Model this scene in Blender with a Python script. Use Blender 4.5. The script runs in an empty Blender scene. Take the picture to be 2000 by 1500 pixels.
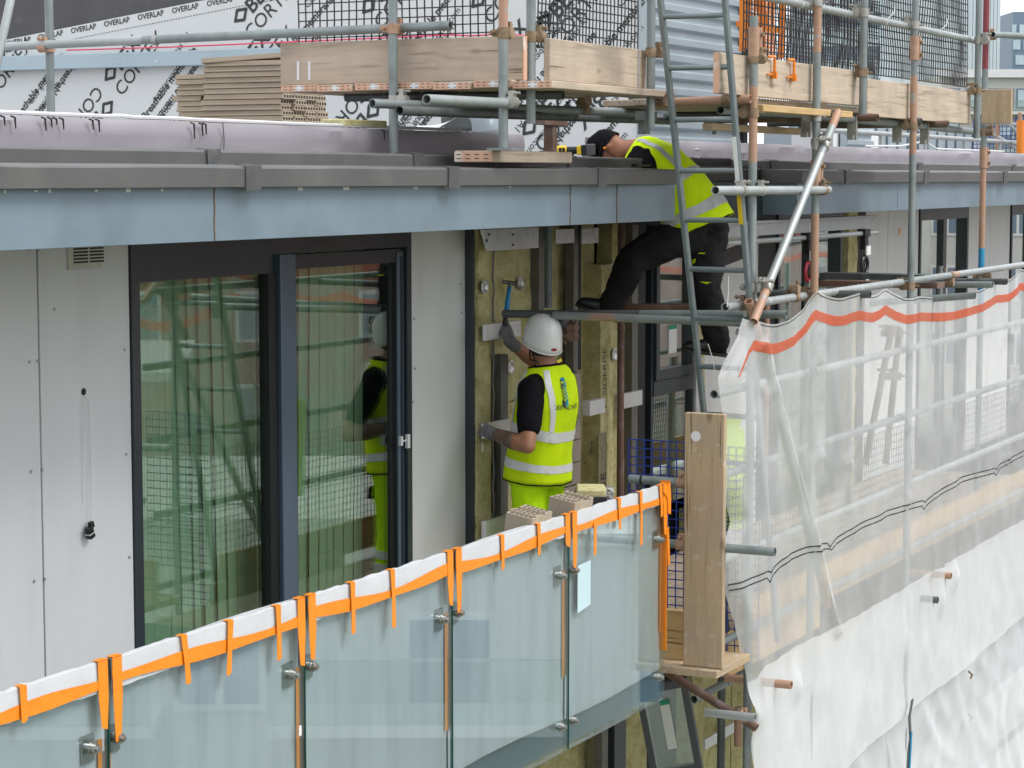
import bpy, bmesh, math, random
from mathutils import Vector, Matrix, noise
from mathutils.bvhtree import BVHTree
random.seed(7)
SC = bpy.context.scene
COL = SC.collection
R = math.radians
# ------------------------------------------------------------------ camera
ZC = 2.70                       # camera height above the balcony floor (z = 0)
FPX = 4350.0                    # focal length in pixels of a 2000 px wide picture
YAW, PITCH = R(26.8), math.atan(405 / FPX)
FW = Vector((math.cos(YAW) * math.cos(PITCH), math.sin(YAW) * math.cos(PITCH), -math.sin(PITCH)))
RT = Vector((math.sin(YAW), -math.cos(YAW), 0))
UP = RT.cross(FW)
cam_d = bpy.data.cameras.new('camera'); cam = bpy.data.objects.new('camera', cam_d); COL.objects.link(cam)
cam_d.sensor_width = 36; cam_d.lens = 36 * FPX / 2000; cam_d.clip_start = .1; cam_d.clip_end = 3000
cam.location = (0, 0, ZC)
cam.rotation_euler = Matrix((RT, UP, -FW)).transposed().to_euler()
cam_d.dof.use_dof = False
SC.camera = cam
# ------------------------------------------------------------------ sky, sun, exposure
SUN_EL, SUN_AZ = R(52), R(-75)          # azimuth measured from +X towards +Y
W = bpy.data.worlds.new('World'); SC.world = W; W.use_nodes = True
nt = W.node_tree; nt.nodes.clear()
out = nt.nodes.new('ShaderNodeOutputWorld'); bg = nt.nodes.new('ShaderNodeBackground')
sky = nt.nodes.new('ShaderNodeTexSky'); sky.sky_type = 'NISHITA'; sky.sun_disc = False
sky.sun_elevation = SUN_EL; sky.sun_rotation = R(90) - SUN_AZ; sky.dust_density = 3.0
tc = nt.nodes.new('ShaderNodeTexCoord')
nz = nt.nodes.new('ShaderNodeTexNoise'); nz.inputs['Scale'].default_value = 2.2; nz.inputs['Detail'].default_value = 6
cr = nt.nodes.new('ShaderNodeValToRGB')
cr.color_ramp.elements[0].position = .3; cr.color_ramp.elements[0].color = (8.3, 8.7, 9.3, 1)
cr.color_ramp.elements[1].position = .7; cr.color_ramp.elements[1].color = (10.5, 10.6, 10.8, 1)
mx = nt.nodes.new('ShaderNodeMix'); mx.data_type = 'RGBA'; mx.inputs[0].default_value = .88
nt.links.new(tc.outputs['Generated'], nz.inputs['Vector']); nt.links.new(nz.outputs['Fac'], cr.inputs['Fac'])
nt.links.new(sky.outputs['Color'], mx.inputs[6]); nt.links.new(cr.outputs['Color'], mx.inputs[7])
nt.links.new(mx.outputs[2], bg.inputs['Color']); bg.inputs['Strength'].default_value = .10
nt.links.new(bg.outputs['Background'], out.inputs['Surface'])
sl = bpy.data.lights.new('sun', 'SUN'); sl.energy = 1.5; sl.angle = R(25); sl.color = (1, .985, .96)
so = bpy.data.objects.new('sun', sl); COL.objects.link(so); so.location = (0, -20, 60)
sd = Vector((math.cos(SUN_EL) * math.cos(SUN_AZ), math.cos(SUN_EL) * math.sin(SUN_AZ), math.sin(SUN_EL)))
so.rotation_euler = (sd).to_track_quat('Z', 'Y').to_euler()
SC.view_settings.view_transform = 'Standard'; SC.view_settings.look = 'None'
SC.view_settings.exposure = 0.60; SC.view_settings.gamma = 1
SC.render.engine = 'CYCLES'
SC.cycles.use_denoising = True
SC.cycles.max_bounces = 8; SC.cycles.transparent_max_bounces = 24; SC.cycles.diffuse_bounces = 3; SC.cycles.glossy_bounces = 3
SC.cycles.caustics_reflective = False; SC.cycles.caustics_refractive = False

# ------------------------------------------------------------------ picture -> place (survey helpers)
def ray(x, y): return FW + RT * ((x - 1000) / FPX) + UP * ((750 - y) / FPX)
C0 = Vector((0, 0, ZC))
def aY(x, y, Y): d = ray(x, y); return C0 + d * (Y / d.y)
def aX(x, y, X): d = ray(x, y); return C0 + d * (X / d.x)
def aZ(x, y, Z): d = ray(x, y); return C0 + d * ((Z - ZC) / d.z)
def aT(x, y, t): return C0 + ray(x, y) * t
def XY(x, Y): return aY(x, 345, Y).x          # X of picture column x on plane Y

# ------------------------------------------------------------------ materials
def newmat(name):
    m = bpy.data.materials.new(name); m.use_nodes = True
    n = m.node_tree; b = n.nodes['Principled BSDF']; return m, n, b
def mat(name, col, rough=.5, metal=0, var=.12, vs=4.0, stretch=(1, 1, 1), bump=0, bs=60, col2=None, c2pos=(.5, .62), c2scale=6, spec=.5, det=5, grime=0, c2stretch=None):
    m, n, b = newmat(name); L = n.links
    tcn = n.nodes.new('ShaderNodeTexCoord'); mp = n.nodes.new('ShaderNodeMapping'); mp.inputs['Scale'].default_value = stretch
    oi = n.nodes.new('ShaderNodeObjectInfo'); add = n.nodes.new('ShaderNodeVectorMath'); add.operation = 'ADD'
    sc_ = n.nodes.new('ShaderNodeVectorMath'); sc_.operation = 'SCALE'; sc_.inputs['Scale'].default_value = 37
    L.new(oi.outputs['Random'], sc_.inputs[0]); L.new(tcn.outputs['Object'], add.inputs[0]); L.new(sc_.outputs[0], add.inputs[1])
    L.new(add.outputs[0], mp.inputs['Vector'])
    nz1 = n.nodes.new('ShaderNodeTexNoise'); nz1.inputs['Scale'].default_value = vs; nz1.inputs['Detail'].default_value = det; nz1.inputs['Roughness'].default_value = .6
    L.new(mp.outputs[0], nz1.inputs['Vector'])
    rp = n.nodes.new('ShaderNodeValToRGB'); e = rp.color_ramp.elements
    e[0].position = .25; e[1].position = .75
    e[0].color = tuple(max(0, c * (1 - var)) for c in col) + (1,); e[1].color = tuple(min(1, c * (1 + var)) for c in col) + (1,)
    L.new(nz1.outputs['Fac'], rp.inputs['Fac']); cur = rp.outputs['Color']
    if col2:
        nz2 = n.nodes.new('ShaderNodeTexNoise'); nz2.inputs['Scale'].default_value = c2scale; nz2.inputs['Detail'].default_value = 4
        if c2stretch:
            mp2 = n.nodes.new('ShaderNodeMapping'); mp2.inputs['Scale'].default_value = c2stretch; L.new(add.outputs[0], mp2.inputs['Vector']); L.new(mp2.outputs[0], nz2.inputs['Vector'])
        else: L.new(add.outputs[0], nz2.inputs['Vector'])
        r2 = n.nodes.new('ShaderNodeValToRGB'); r2.color_ramp.elements[0].position = c2pos[0]; r2.color_ramp.elements[1].position = c2pos[1]
        L.new(nz2.outputs['Fac'], r2.inputs['Fac'])
        mm = n.nodes.new('ShaderNodeMix'); mm.data_type = 'RGBA'
        L.new(r2.outputs['Color'], mm.inputs[0]); L.new(cur, mm.inputs[6]); mm.inputs[7].default_value = tuple(col2) + (1,)
        cur = mm.outputs[2]
    L.new(cur, b.inputs['Base Color'])
    b.inputs['Roughness'].default_value = rough; b.inputs['Metallic'].default_value = metal; b.inputs['Specular IOR Level'].default_value = spec
    if bump:
        nb = n.nodes.new('ShaderNodeTexNoise'); nb.inputs['Scale'].default_value = bs; nb.inputs['Detail'].default_value = 4
        L.new(mp.outputs[0], nb.inputs['Vector'])
        bp = n.nodes.new('ShaderNodeBump'); bp.inputs['Strength'].default_value = bump; bp.inputs['Distance'].default_value = .01
        L.new(nb.outputs['Fac'], bp.inputs['Height']); L.new(bp.outputs[0], b.inputs['Normal'])
    return m
def glassmat(name, tint, refl=1.0, base=.04, rough=0.0):
    m, n, b = newmat(name); L = n.links; n.nodes.remove(b); o = n.nodes['Material Output']
    lw = n.nodes.new('ShaderNodeLayerWeight'); lw.inputs['Blend'].default_value = .5
    pw = n.nodes.new('ShaderNodeMath'); pw.operation = 'POWER'; pw.inputs[1].default_value = 4
    ml = n.nodes.new('ShaderNodeMath'); ml.operation = 'MULTIPLY_ADD'; ml.inputs[1].default_value = .96 * refl; ml.inputs[2].default_value = base * refl; ml.use_clamp = True
    tr = n.nodes.new('ShaderNodeBsdfTransparent'); tr.inputs[0].default_value = tuple(tint) + (1,)
    gl = n.nodes.new('ShaderNodeBsdfGlossy'); gl.inputs['Roughness'].default_value = rough; gl.inputs[0].default_value = (.95, 1, .97, 1)
    ms = n.nodes.new('ShaderNodeMixShader')
    L.new(lw.outputs['Facing'], pw.inputs[0]); L.new(pw.outputs[0], ml.inputs[0]); L.new(ml.outputs[0], ms.inputs[0])
    L.new(tr.outputs[0], ms.inputs[1]); L.new(gl.outputs[0], ms.inputs[2]); L.new(ms.outputs[0], o.inputs['Surface'])
    return m
def netmat(name, col, alpha, var=.12, lines=0, translucency=.5):
    m, n, b = newmat(name); L = n.links; n.nodes.remove(b); o = n.nodes['Material Output']
    tcn = n.nodes.new('ShaderNodeTexCoord')
    nz1 = n.nodes.new('ShaderNodeTexNoise'); nz1.inputs['Scale'].default_value = 3.0; nz1.inputs['Detail'].default_value = 5
    L.new(tcn.outputs['Object'], nz1.inputs['Vector'])
    mr = n.nodes.new('ShaderNodeMapRange'); mr.inputs[1].default_value = .3; mr.inputs[2].default_value = .7
    mr.inputs[3].default_value = alpha - var; mr.inputs[4].default_value = min(1, alpha + var); L.new(nz1.outputs['Fac'], mr.inputs[0])
    fac = mr.outputs[0]
    if lines:                   # the woven bands of the netting
        wv = n.nodes.new('ShaderNodeTexWave'); wv.wave_type = 'BANDS'; wv.bands_direction = 'Z'; wv.inputs['Scale'].default_value = lines; wv.inputs['Distortion'].default_value = .6; wv.inputs['Detail'].default_value = 2
        L.new(tcn.outputs['Object'], wv.inputs['Vector'])
        mw = n.nodes.new('ShaderNodeMath'); mw.operation = 'MULTIPLY_ADD'; mw.inputs[1].default_value = .13; L.new(wv.outputs['Fac'], mw.inputs[0]); L.new(fac, mw.inputs[2])
        mw.use_clamp = True; fac = mw.outputs[0]
    df = n.nodes.new('ShaderNodeBsdfDiffuse'); df.inputs[0].default_value = tuple(col) + (1,)
    tl = n.nodes.new('ShaderNodeBsdfTranslucent'); tl.inputs[0].default_value = tuple(col) + (1,)
    m1 = n.nodes.new('ShaderNodeMixShader'); m1.inputs[0].default_value = translucency; L.new(df.outputs[0], m1.inputs[1]); L.new(tl.outputs[0], m1.inputs[2])
    tr = n.nodes.new('ShaderNodeBsdfTransparent')
    ms = n.nodes.new('ShaderNodeMixShader'); L.new(fac, ms.inputs[0]); L.new(tr.outputs[0], ms.inputs[1]); L.new(m1.outputs[0], ms.inputs[2]); L.new(ms.outputs[0], o.inputs['Surface'])
    return m
def woodmat(name, col, axis, dark=.55, bleach=None, splat=0):
    m, n, b = newmat(name); L = n.links
    tcn = n.nodes.new('ShaderNodeTexCoord'); oi = n.nodes.new('ShaderNodeObjectInfo')
    sc_ = n.nodes.new('ShaderNodeVectorMath'); sc_.operation = 'SCALE'; sc_.inputs['Scale'].default_value = 23; L.new(oi.outputs['Random'], sc_.inputs[0])
    add = n.nodes.new('ShaderNodeVectorMath'); L.new(tcn.outputs['Object'], add.inputs[0]); L.new(sc_.outputs[0], add.inputs[1])
    mp = n.nodes.new('ShaderNodeMapping'); s = [14, 14, 14]; s[axis] = .9; mp.inputs['Scale'].default_value = s; L.new(add.outputs[0], mp.inputs['Vector'])
    nz1 = n.nodes.new('ShaderNodeTexNoise'); nz1.inputs['Scale'].default_value = 1.6; nz1.inputs['Detail'].default_value = 7; nz1.inputs['Distortion'].default_value = 1.3; L.new(mp.outputs[0], nz1.inputs['Vector'])
    rp = n.nodes.new('ShaderNodeValToRGB'); e = rp.color_ramp.elements; e[0].position = .28; e[1].position = .66
    e[0].color = tuple(c * dark for c in col) + (1,); e[1].color = tuple(col) + (1,)
    e2 = e.new(.42); e2.color = tuple(c * .88 for c in col) + (1,)
    L.new(nz1.outputs['Fac'], rp.inputs['Fac'])
    # weathering blotches
    nz2 = n.nodes.new('ShaderNodeTexNoise'); nz2.inputs['Scale'].default_value = 3.5; nz2.inputs['Detail'].default_value = 6; L.new(add.outputs[0], nz2.inputs['Vector'])
    r2 = n.nodes.new('ShaderNodeValToRGB'); r2.color_ramp.elements[0].position = .45; r2.color_ramp.elements[1].position = .75
    r2.color_ramp.elements[1].color = (.85, .85, .85, 1); L.new(nz2.outputs['Fac'], r2.inputs['Fac'])
    mm = n.nodes.new('ShaderNodeMix'); mm.data_type = 'RGBA'; L.new(r2.outputs['Color'], mm.inputs[0]); L.new(rp.outputs['Color'], mm.inputs[6])
    mm.inputs[7].default_value = tuple(bleach or [c * .8 for c in col]) + (1,)
    # cracks along the grain
    mp3 = n.nodes.new('ShaderNodeMapping'); s3 = [60, 60, 60]; s3[axis] = 1.6; mp3.inputs['Scale'].default_value = s3; L.new(add.outputs[0], mp3.inputs['Vector'])
    nz3 = n.nodes.new('ShaderNodeTexNoise'); nz3.inputs['Scale'].default_value = 1; nz3.inputs['Detail'].default_value = 2; L.new(mp3.outputs[0], nz3.inputs['Vector'])
    r3 = n.nodes.new('ShaderNodeValToRGB'); r3.color_ramp.elements[0].position = .27; r3.color_ramp.elements[0].color = (.3, .25, .2, 1); r3.color_ramp.elements[1].position = .34; L.new(nz3.outputs['Fac'], r3.inputs['Fac'])
    m3 = n.nodes.new('ShaderNodeMix'); m3.data_type = 'RGBA'; m3.blend_type = 'MULTIPLY'; m3.inputs[0].default_value = .8
    L.new(mm.outputs[2], m3.inputs[6]); L.new(r3.outputs['Color'], m3.inputs[7])
    # knots
    vo = n.nodes.new('ShaderNodeTexVoronoi'); mp4 = n.nodes.new('ShaderNodeMapping'); s4 = [9, 9, 9]; s4[axis] = 4; mp4.inputs['Scale'].default_value = s4; L.new(add.outputs[0], mp4.inputs['Vector'])
    L.new(mp4.outputs[0], vo.inputs['Vector']); vo.inputs['Scale'].default_value = .55
    r4 = n.nodes.new('ShaderNodeValToRGB'); r4.color_ramp.elements[0].position = .04; r4.color_ramp.elements[0].color = (.4, .3, .22, 1); r4.color_ramp.elements[1].position = .12; L.new(vo.outputs['Distance'], r4.inputs['Fac'])
    m4 = n.nodes.new('ShaderNodeMix'); m4.data_type = 'RGBA'; m4.blend_type = 'MULTIPLY'; m4.inputs[0].default_value = .7
    L.new(m3.outputs[2], m4.inputs[6]); L.new(r4.outputs['Color'], m4.inputs[7])
    cur = m4.outputs[2]
    if splat:                                       # dried plaster and mud splashes
        nz5 = n.nodes.new('ShaderNodeTexNoise'); nz5.inputs['Scale'].default_value = 13; nz5.inputs['Detail'].default_value = 9; nz5.inputs['Roughness'].default_value = .7; L.new(add.outputs[0], nz5.inputs['Vector'])
        r5 = n.nodes.new('ShaderNodeValToRGB'); r5.color_ramp.elements[0].position = .57; r5.color_ramp.elements[1].position = .70; r5.color_ramp.elements[1].color = (splat,) * 3 + (1,); L.new(nz5.outputs['Fac'], r5.inputs['Fac'])
        m5 = n.nodes.new('ShaderNodeMix'); m5.data_type = 'RGBA'; L.new(r5.outputs['Color'], m5.inputs[0]); L.new(cur, m5.inputs[6]); m5.inputs[7].default_value = (.62, .60, .57, 1); cur = m5.outputs[2]
    L.new(cur, b.inputs['Base Color']); b.inputs['Roughness'].default_value = .8; b.inputs['Specular IOR Level'].default_value = .25
    bp = n.nodes.new('ShaderNodeBump'); bp.inputs['Strength'].default_value = .35; bp.inputs['Distance'].default_value = .004; L.new(nz3.outputs['Fac'], bp.inputs['Height']); L.new(bp.outputs[0], b.inputs['Normal'])
    return m
M = {}
M['panel'] = mat('white_facade_panel', (.71, .72, .715), .38, 0, .03, 1.6, stretch=(3, 3, .35), col2=(.62, .625, .62), c2pos=(.5, .95), c2scale=2.2, c2stretch=(2.5, 2.5, .5))
M['rivet'] = mat('panel_rivet', (.42, .43, .44), .4, .5)
M['fascia'] = mat('blue_grey_fascia', (.215, .29, .345), .42, .25, .10, 2.5, col2=(.15, .205, .24), c2pos=(.48, .78), c2scale=1.9, spec=.6, bump=.04, bs=2)
M['seam'] = mat('rusty_seam', (.16, .10, .06), .8, 0, .4, 20)
M['coping'] = mat('grey_coping', (.135, .135, .135), .5, .35, .1, 2, col2=(.175, .172, .17), c2pos=(.5, .75), c2scale=3, bump=.1, bs=3)
M['copclip'] = mat('coping_joint_cover', (.125, .13, .13), .45, .4, .15, 8, col2=(.22, .22, .215), c2pos=(.55, .7), c2scale=12)
M['kerb'] = mat('lilac_roof_membrane', (.31, .288, .318), .5, 0, .06, 2, col2=(.28, .255, .29), c2pos=(.5, .75), c2scale=4, bump=.25, bs=7)
M['kerbdk'] = mat('dark_roof_membrane', (.13, .12, .13), .55, 0, .1, 3, bump=.15, bs=6)
M['drip'] = mat('black_bitumen', (.02, .015, .018), .4)
M['black'] = mat('black_membrane', (.012, .012, .013), .45, 0, .3, 6, bump=.2, bs=10)
M['soffit'] = mat('soffit_board', (.16, .14, .12), .7, 0, .15)
M['deck'] = mat('roof_deck', (.28, .27, .28), .8, 0, .15, 3)
M['frame'] = mat('anthracite_window_frame', (.035, .043, .052), .32, .1, .12, 3, spec=.6)
M['frameblue'] = mat('bluish_grey_door_stile', (.10, .14, .19), .35, .2, .15, 3, stretch=(1, 1, .3), spec=.7)
M['gap'] = mat('black_gasket', (.008, .009, .009), .6)
M['glass'] = glassmat('door_glass', (.82, .92, .84), 2.1)
M['glassw'] = glassmat('window_glass', (.80, .88, .84), 2.4)
M['blind'] = mat('green_blind_slat', (.47, .55, .44), .7, 0, .05, 3)
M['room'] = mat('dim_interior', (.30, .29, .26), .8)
M['vent'] = mat('cream_vent', (.62, .60, .52), .5)
M['blackp'] = mat('black_plastic', (.012, .012, .013), .45)
M['cord'] = mat('white_cord', (.65, .66, .66), .5)
def wool():
    m, n, b = newmat('stone_wool'); L = n.links
    tcn = n.nodes.new('ShaderNodeTexCoord')
    a = n.nodes.new('ShaderNodeTexNoise'); a.inputs['Scale'].default_value = 9; a.inputs['Detail'].default_value = 8; a.inputs['Roughness'].default_value = .75
    L.new(tcn.outputs['Object'], a.inputs['Vector'])
    r = n.nodes.new('ShaderNodeValToRGB'); e = r.color_ramp.elements; e[0].position = .3; e[0].color = (.34, .295, .13, 1); e[1].position = .62; e[1].color = (.68, .63, .36, 1)
    x = e.new(.44); x.color = (.54, .49, .245, 1)
    L.new(a.outputs['Fac'], r.inputs['Fac'])
    w = n.nodes.new('ShaderNodeTexWave'); w.bands_direction = 'Z'; w.inputs['Scale'].default_value = 34; w.inputs['Distortion'].default_value = 1.2; w.inputs['Detail'].default_value = 3; w.inputs['Detail Scale'].default_value = 2
    L.new(tcn.outputs['Object'], w.inputs['Vector'])
    f = n.nodes.new('ShaderNodeTexNoise'); f.inputs['Scale'].default_value = 140; f.inputs['Detail'].default_value = 3; L.new(tcn.outputs['Object'], f.inputs['Vector'])
    ad = n.nodes.new('ShaderNodeMath'); ad.operation = 'MULTIPLY_ADD'; ad.inputs[1].default_value = .3; L.new(w.outputs['Fac'], ad.inputs[0]); L.new(f.outputs['Fac'], ad.inputs[2])
    # torn dark tufts
    g = n.nodes.new('ShaderNodeTexNoise'); g.inputs['Scale'].default_value = 30; g.inputs['Detail'].default_value = 6; g.inputs['Distortion'].default_value = 2; L.new(tcn.outputs['Object'], g.inputs['Vector'])
    r2 = n.nodes.new('ShaderNodeValToRGB'); r2.color_ramp.elements[0].position = .26; r2.color_ramp.elements[0].color = (.35, .33, .3, 1); r2.color_ramp.elements[1].position = .36; L.new(g.outputs['Fac'], r2.inputs['Fac'])
    mm = n.nodes.new('ShaderNodeMix'); mm.data_type = 'RGBA'; mm.blend_type = 'MULTIPLY'; mm.inputs[0].default_value = 1; L.new(r.outputs['Color'], mm.inputs[6]); L.new(r2.outputs['Color'], mm.inputs[7])
    L.new(mm.outputs[2], b.inputs['Base Color']); b.inputs['Roughness'].default_value = .95; b.inputs['Specular IOR Level'].default_value = .1
    bp = n.nodes.new('ShaderNodeBump'); bp.inputs['Strength'].default_value = .7; bp.inputs['Distance'].default_value = .012; L.new(ad.outputs[0], bp.inputs['Height']); L.new(bp.outputs[0], b.inputs['Normal'])
    return m
M['wool'] = wool()
M['alu'] = mat('aluminium_bracket', (.72, .73, .74), .38, .55, .08, 6, col2=(.5, .5, .5), c2pos=(.5, .8), c2scale=9)
M['steeldk'] = mat('slotted_steel_rail', (.17, .165, .155), .5, .5, .2, 9)
M['foil'] = mat('crinkled_foil', (.62, .62, .6), .25, .8, .4, 40, bump=.9, bs=55)
M['foilwool'] = mat('wrapped_wool_edge', (.22, .20, .12), .3, .2, .35, 25, bump=.6, bs=40)
M['clay'] = mat('grey_brown_clay', (.285, .245, .205), .75, 0, .1, 5, bump=.1, bs=70)
M['clay2'] = mat('pale_clay_plank', (.43, .36, .27), .8, 0, .12, 4, bump=.12, bs=60)
M['clayhole'] = mat('clay_plank_bore', (.035, .028, .022), .9)
M['galv'] = mat('galvanised_tube', (.26, .295, .295), .48, .35, .18, 7, stretch=(1, 1, .5), col2=(.165, .185, .185), c2pos=(.52, .75), c2scale=5, spec=.5, bump=.08, bs=30)
M['galvl'] = mat('pale_galvanised_tube', (.40, .43, .43), .45, .35, .15, 7, col2=(.36, .38, .38), c2pos=(.5, .75), c2scale=6)
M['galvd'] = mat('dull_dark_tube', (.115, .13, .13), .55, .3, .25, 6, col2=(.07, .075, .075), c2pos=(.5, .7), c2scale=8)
M['orange'] = mat('worn_orange_painted_tube', (.45, .27, .185), .55, .1, .12, 5, col2=(.33, .35, .345), c2pos=(.60, .68), c2scale=7, bump=.08, bs=40)
M['mixed'] = mat('half_orange_tube', (.30, .33, .33), .5, .3, .15, 6, col2=(.48, .31, .23), c2pos=(.55, .60), c2scale=2.6, c2stretch=(.6, .6, .6))
M['rusty'] = mat('rusty_brown_tube', (.165, .095, .07), .75, .1, .3, 9, col2=(.24, .20, .18), c2pos=(.5, .7), c2scale=6)
M['bluep'] = mat('blue_painted_tube', (.03, .27, .50), .5, .1, .15, 6)
M['red'] = mat('faded_red_tube', (.24, .05, .06), .55, .1, .25, 6)
M['clamp'] = mat('coupler_steel', (.40, .39, .36), .5, .5, .25, 20)
M['clampr'] = mat('rusty_coupler', (.25, .18, .11), .7, .3, .35, 25, col2=(.36, .26, .18), c2pos=(.5, .6), c2scale=20)
M['clampo'] = mat('orange_coupler', (.46, .29, .20), .6, .2, .2, 20)
for i, a in enumerate('xyz'):
    M['wood' + a] = woodmat('weathered_board_' + a, (.57, .465, .36), i, .5, bleach=(.36, .30, .245), splat=.35)
    M['woodn' + a] = woodmat('new_board_' + a, (.62, .42, .20), i, .7, bleach=(.60, .44, .24))
    M['ply' + a] = woodmat('stained_board_' + a, (.52, .385, .245), i, .7, bleach=(.40, .32, .24), splat=.8)
M['endpaint'] = mat('orange_board_end', (.66, .40, .28), .7, 0, .12, 8, col2=(.75, .66, .58), c2pos=(.6, .7), c2scale=9)
M['plate'] = mat('nail_plate', (.55, .57, .58), .4, .6, .15, 12)
M['meshb'] = mat('black_plastic_mesh', (.022, .023, .025), .5)
M['meshblue'] = mat('blue_plastic_mesh', (.012, .045, .30), .45)
M['mesho'] = mat('orange_plastic', (.80, .24, .02), .5)
M['film'] = mat('white_polythene', (.62, .635, .66), .35, 0, .06, 5, bump=.6, bs=9, spec=.6)
M['tape'] = mat('orange_tape', (.93, .27, .012), .38, 0, .06, 8, bump=.35, bs=35, spec=.5)
M['slab'] = mat('blue_grey_balcony_edge', (.055, .11, .135), .5, .1, .08, 2)
M['steel'] = mat('stainless_fixing', (.42, .41, .39), .28, .9, .15, 20)
M['white'] = mat('white_paint', (.75, .76, .76), .5, 0, .05)
M['wrap'] = mat('white_breather_membrane', (.71, .735, .735), .5, 0, .04, 1.2, bump=.3, bs=2.2, spec=.4)
M['print'] = mat('black_print', (.035, .045, .045), .6)
M['rail'] = mat('pale_blue_rail', (.42, .53, .59), .45, .15, .06, 2)
M['darkwall'] = mat('dark_grey_wall', (.085, .083, .09), .6, 0, .12, 2, col2=(.14, .14, .145), c2pos=(.62, .8), c2scale=9)
M['corr'] = mat('pale_blue_ribbed_sheet', (.40, .47, .51), .42, .3, .07, 3)
M['pink'] = mat('pink_line', (.75, .08, .16), .6)
M['hivis'] = mat('hi_vis_lime', (.68, .93, .008), .75, 0, .07, 7, col2=(.60, .82, .008), c2pos=(.5, .75), c2scale=11, bump=.25, bs=26, spec=.15)
M['hivis2'] = mat('hi_vis_yellow_green_trousers', (.58, .95, .008), .75, 0, .06, 7, bump=.25, bs=22, spec=.15)
M['reflect'] = mat('silver_reflective_tape', (.80, .81, .80), .42, .1, .06, 9, col2=(.55, .56, .57), c2pos=(.6, .72), c2scale=22, bump=.25, bs=60)
M['reflectg'] = mat('grey_reflective_tape', (.50, .52, .54), .4, .2, .08, 9, bump=.2, bs=60)
M['cloth'] = mat('black_cloth', (.010, .010, .012), .9, 0, .25, 8, bump=.2, bs=30, spec=.1)
M['trouser'] = mat('black_work_trouser', (.016, .016, .018), .85, 0, .25, 8, bump=.3, bs=25, spec=.15)
M['skin'] = mat('skin', (.40, .185, .105), .5, 0, .1, 10, bump=.05, bs=80)
M['skin2'] = mat('tanned_skin', (.36, .15, .085), .5, 0, .1, 10, bump=.05, bs=80)
M['tattoo'] = mat('inked_forearm_skin', (.13, .085, .062), .55, 0, .35, 26, col2=(.26, .13, .085), c2pos=(.55, .68), c2scale=22)
M['glove'] = mat('grey_knit_glove', (.17, .17, .175), .85, 0, .2, 30, bump=.4, bs=90)
M['gloved'] = mat('black_glove_palm', (.012, .012, .013), .7)
M['helmet'] = mat('white_helmet', (.88, .89, .88), .28, 0, .02, 3)
M['hair'] = mat('dark_cropped_hair', (.07, .075, .055), .9, 0, .3, 60, bump=.4, bs=120)
M['boot'] = mat('black_leather_boot', (.016, .017, .02), .45, 0, .2, 12, bump=.15, bs=40)
M['hblue'] = mat('blue_rubber_grip', (.005, .21, .48), .45)
M['hsteel'] = mat('forged_steel', (.16, .15, .14), .35, .8, .3, 20)
M['yellow'] = mat('yellow_plastic', (.80, .55, .015), .4)
M['emblem'] = mat('red_emblem', (.38, .02, .04), .4)
M['logoblue'] = mat('blue_print', (.0, .22, .47), .6)
M['teal'] = mat('teal_print', (.02, .42, .46), .6)
M['ladder'] = mat('aluminium_ladder', (.22, .26, .27), .42, .5, .15, 9)
M['net'] = netmat('scaffold_netting', (.93, .94, .945), .41, .06, 40, .25)
M['netd'] = netmat('scaffold_sheeting_lower', (.90, .915, .945), .82, .05, 0, .3)
M['netred'] = netmat('netting_orange_band', (.88, .22, .12), .80, .05)
M['netblk'] = mat('netting_black_thread', (.02, .02, .02), .8)
M['paper'] = mat('white_sticker', (.78, .80, .78), .6, 0, .03)
M['green'] = mat('green_sticker_band', (.02, .30, .16), .6)
M['sticker'] = mat('pale_blue_sticker', (.55, .72, .76), .5, 0, .04)

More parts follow.
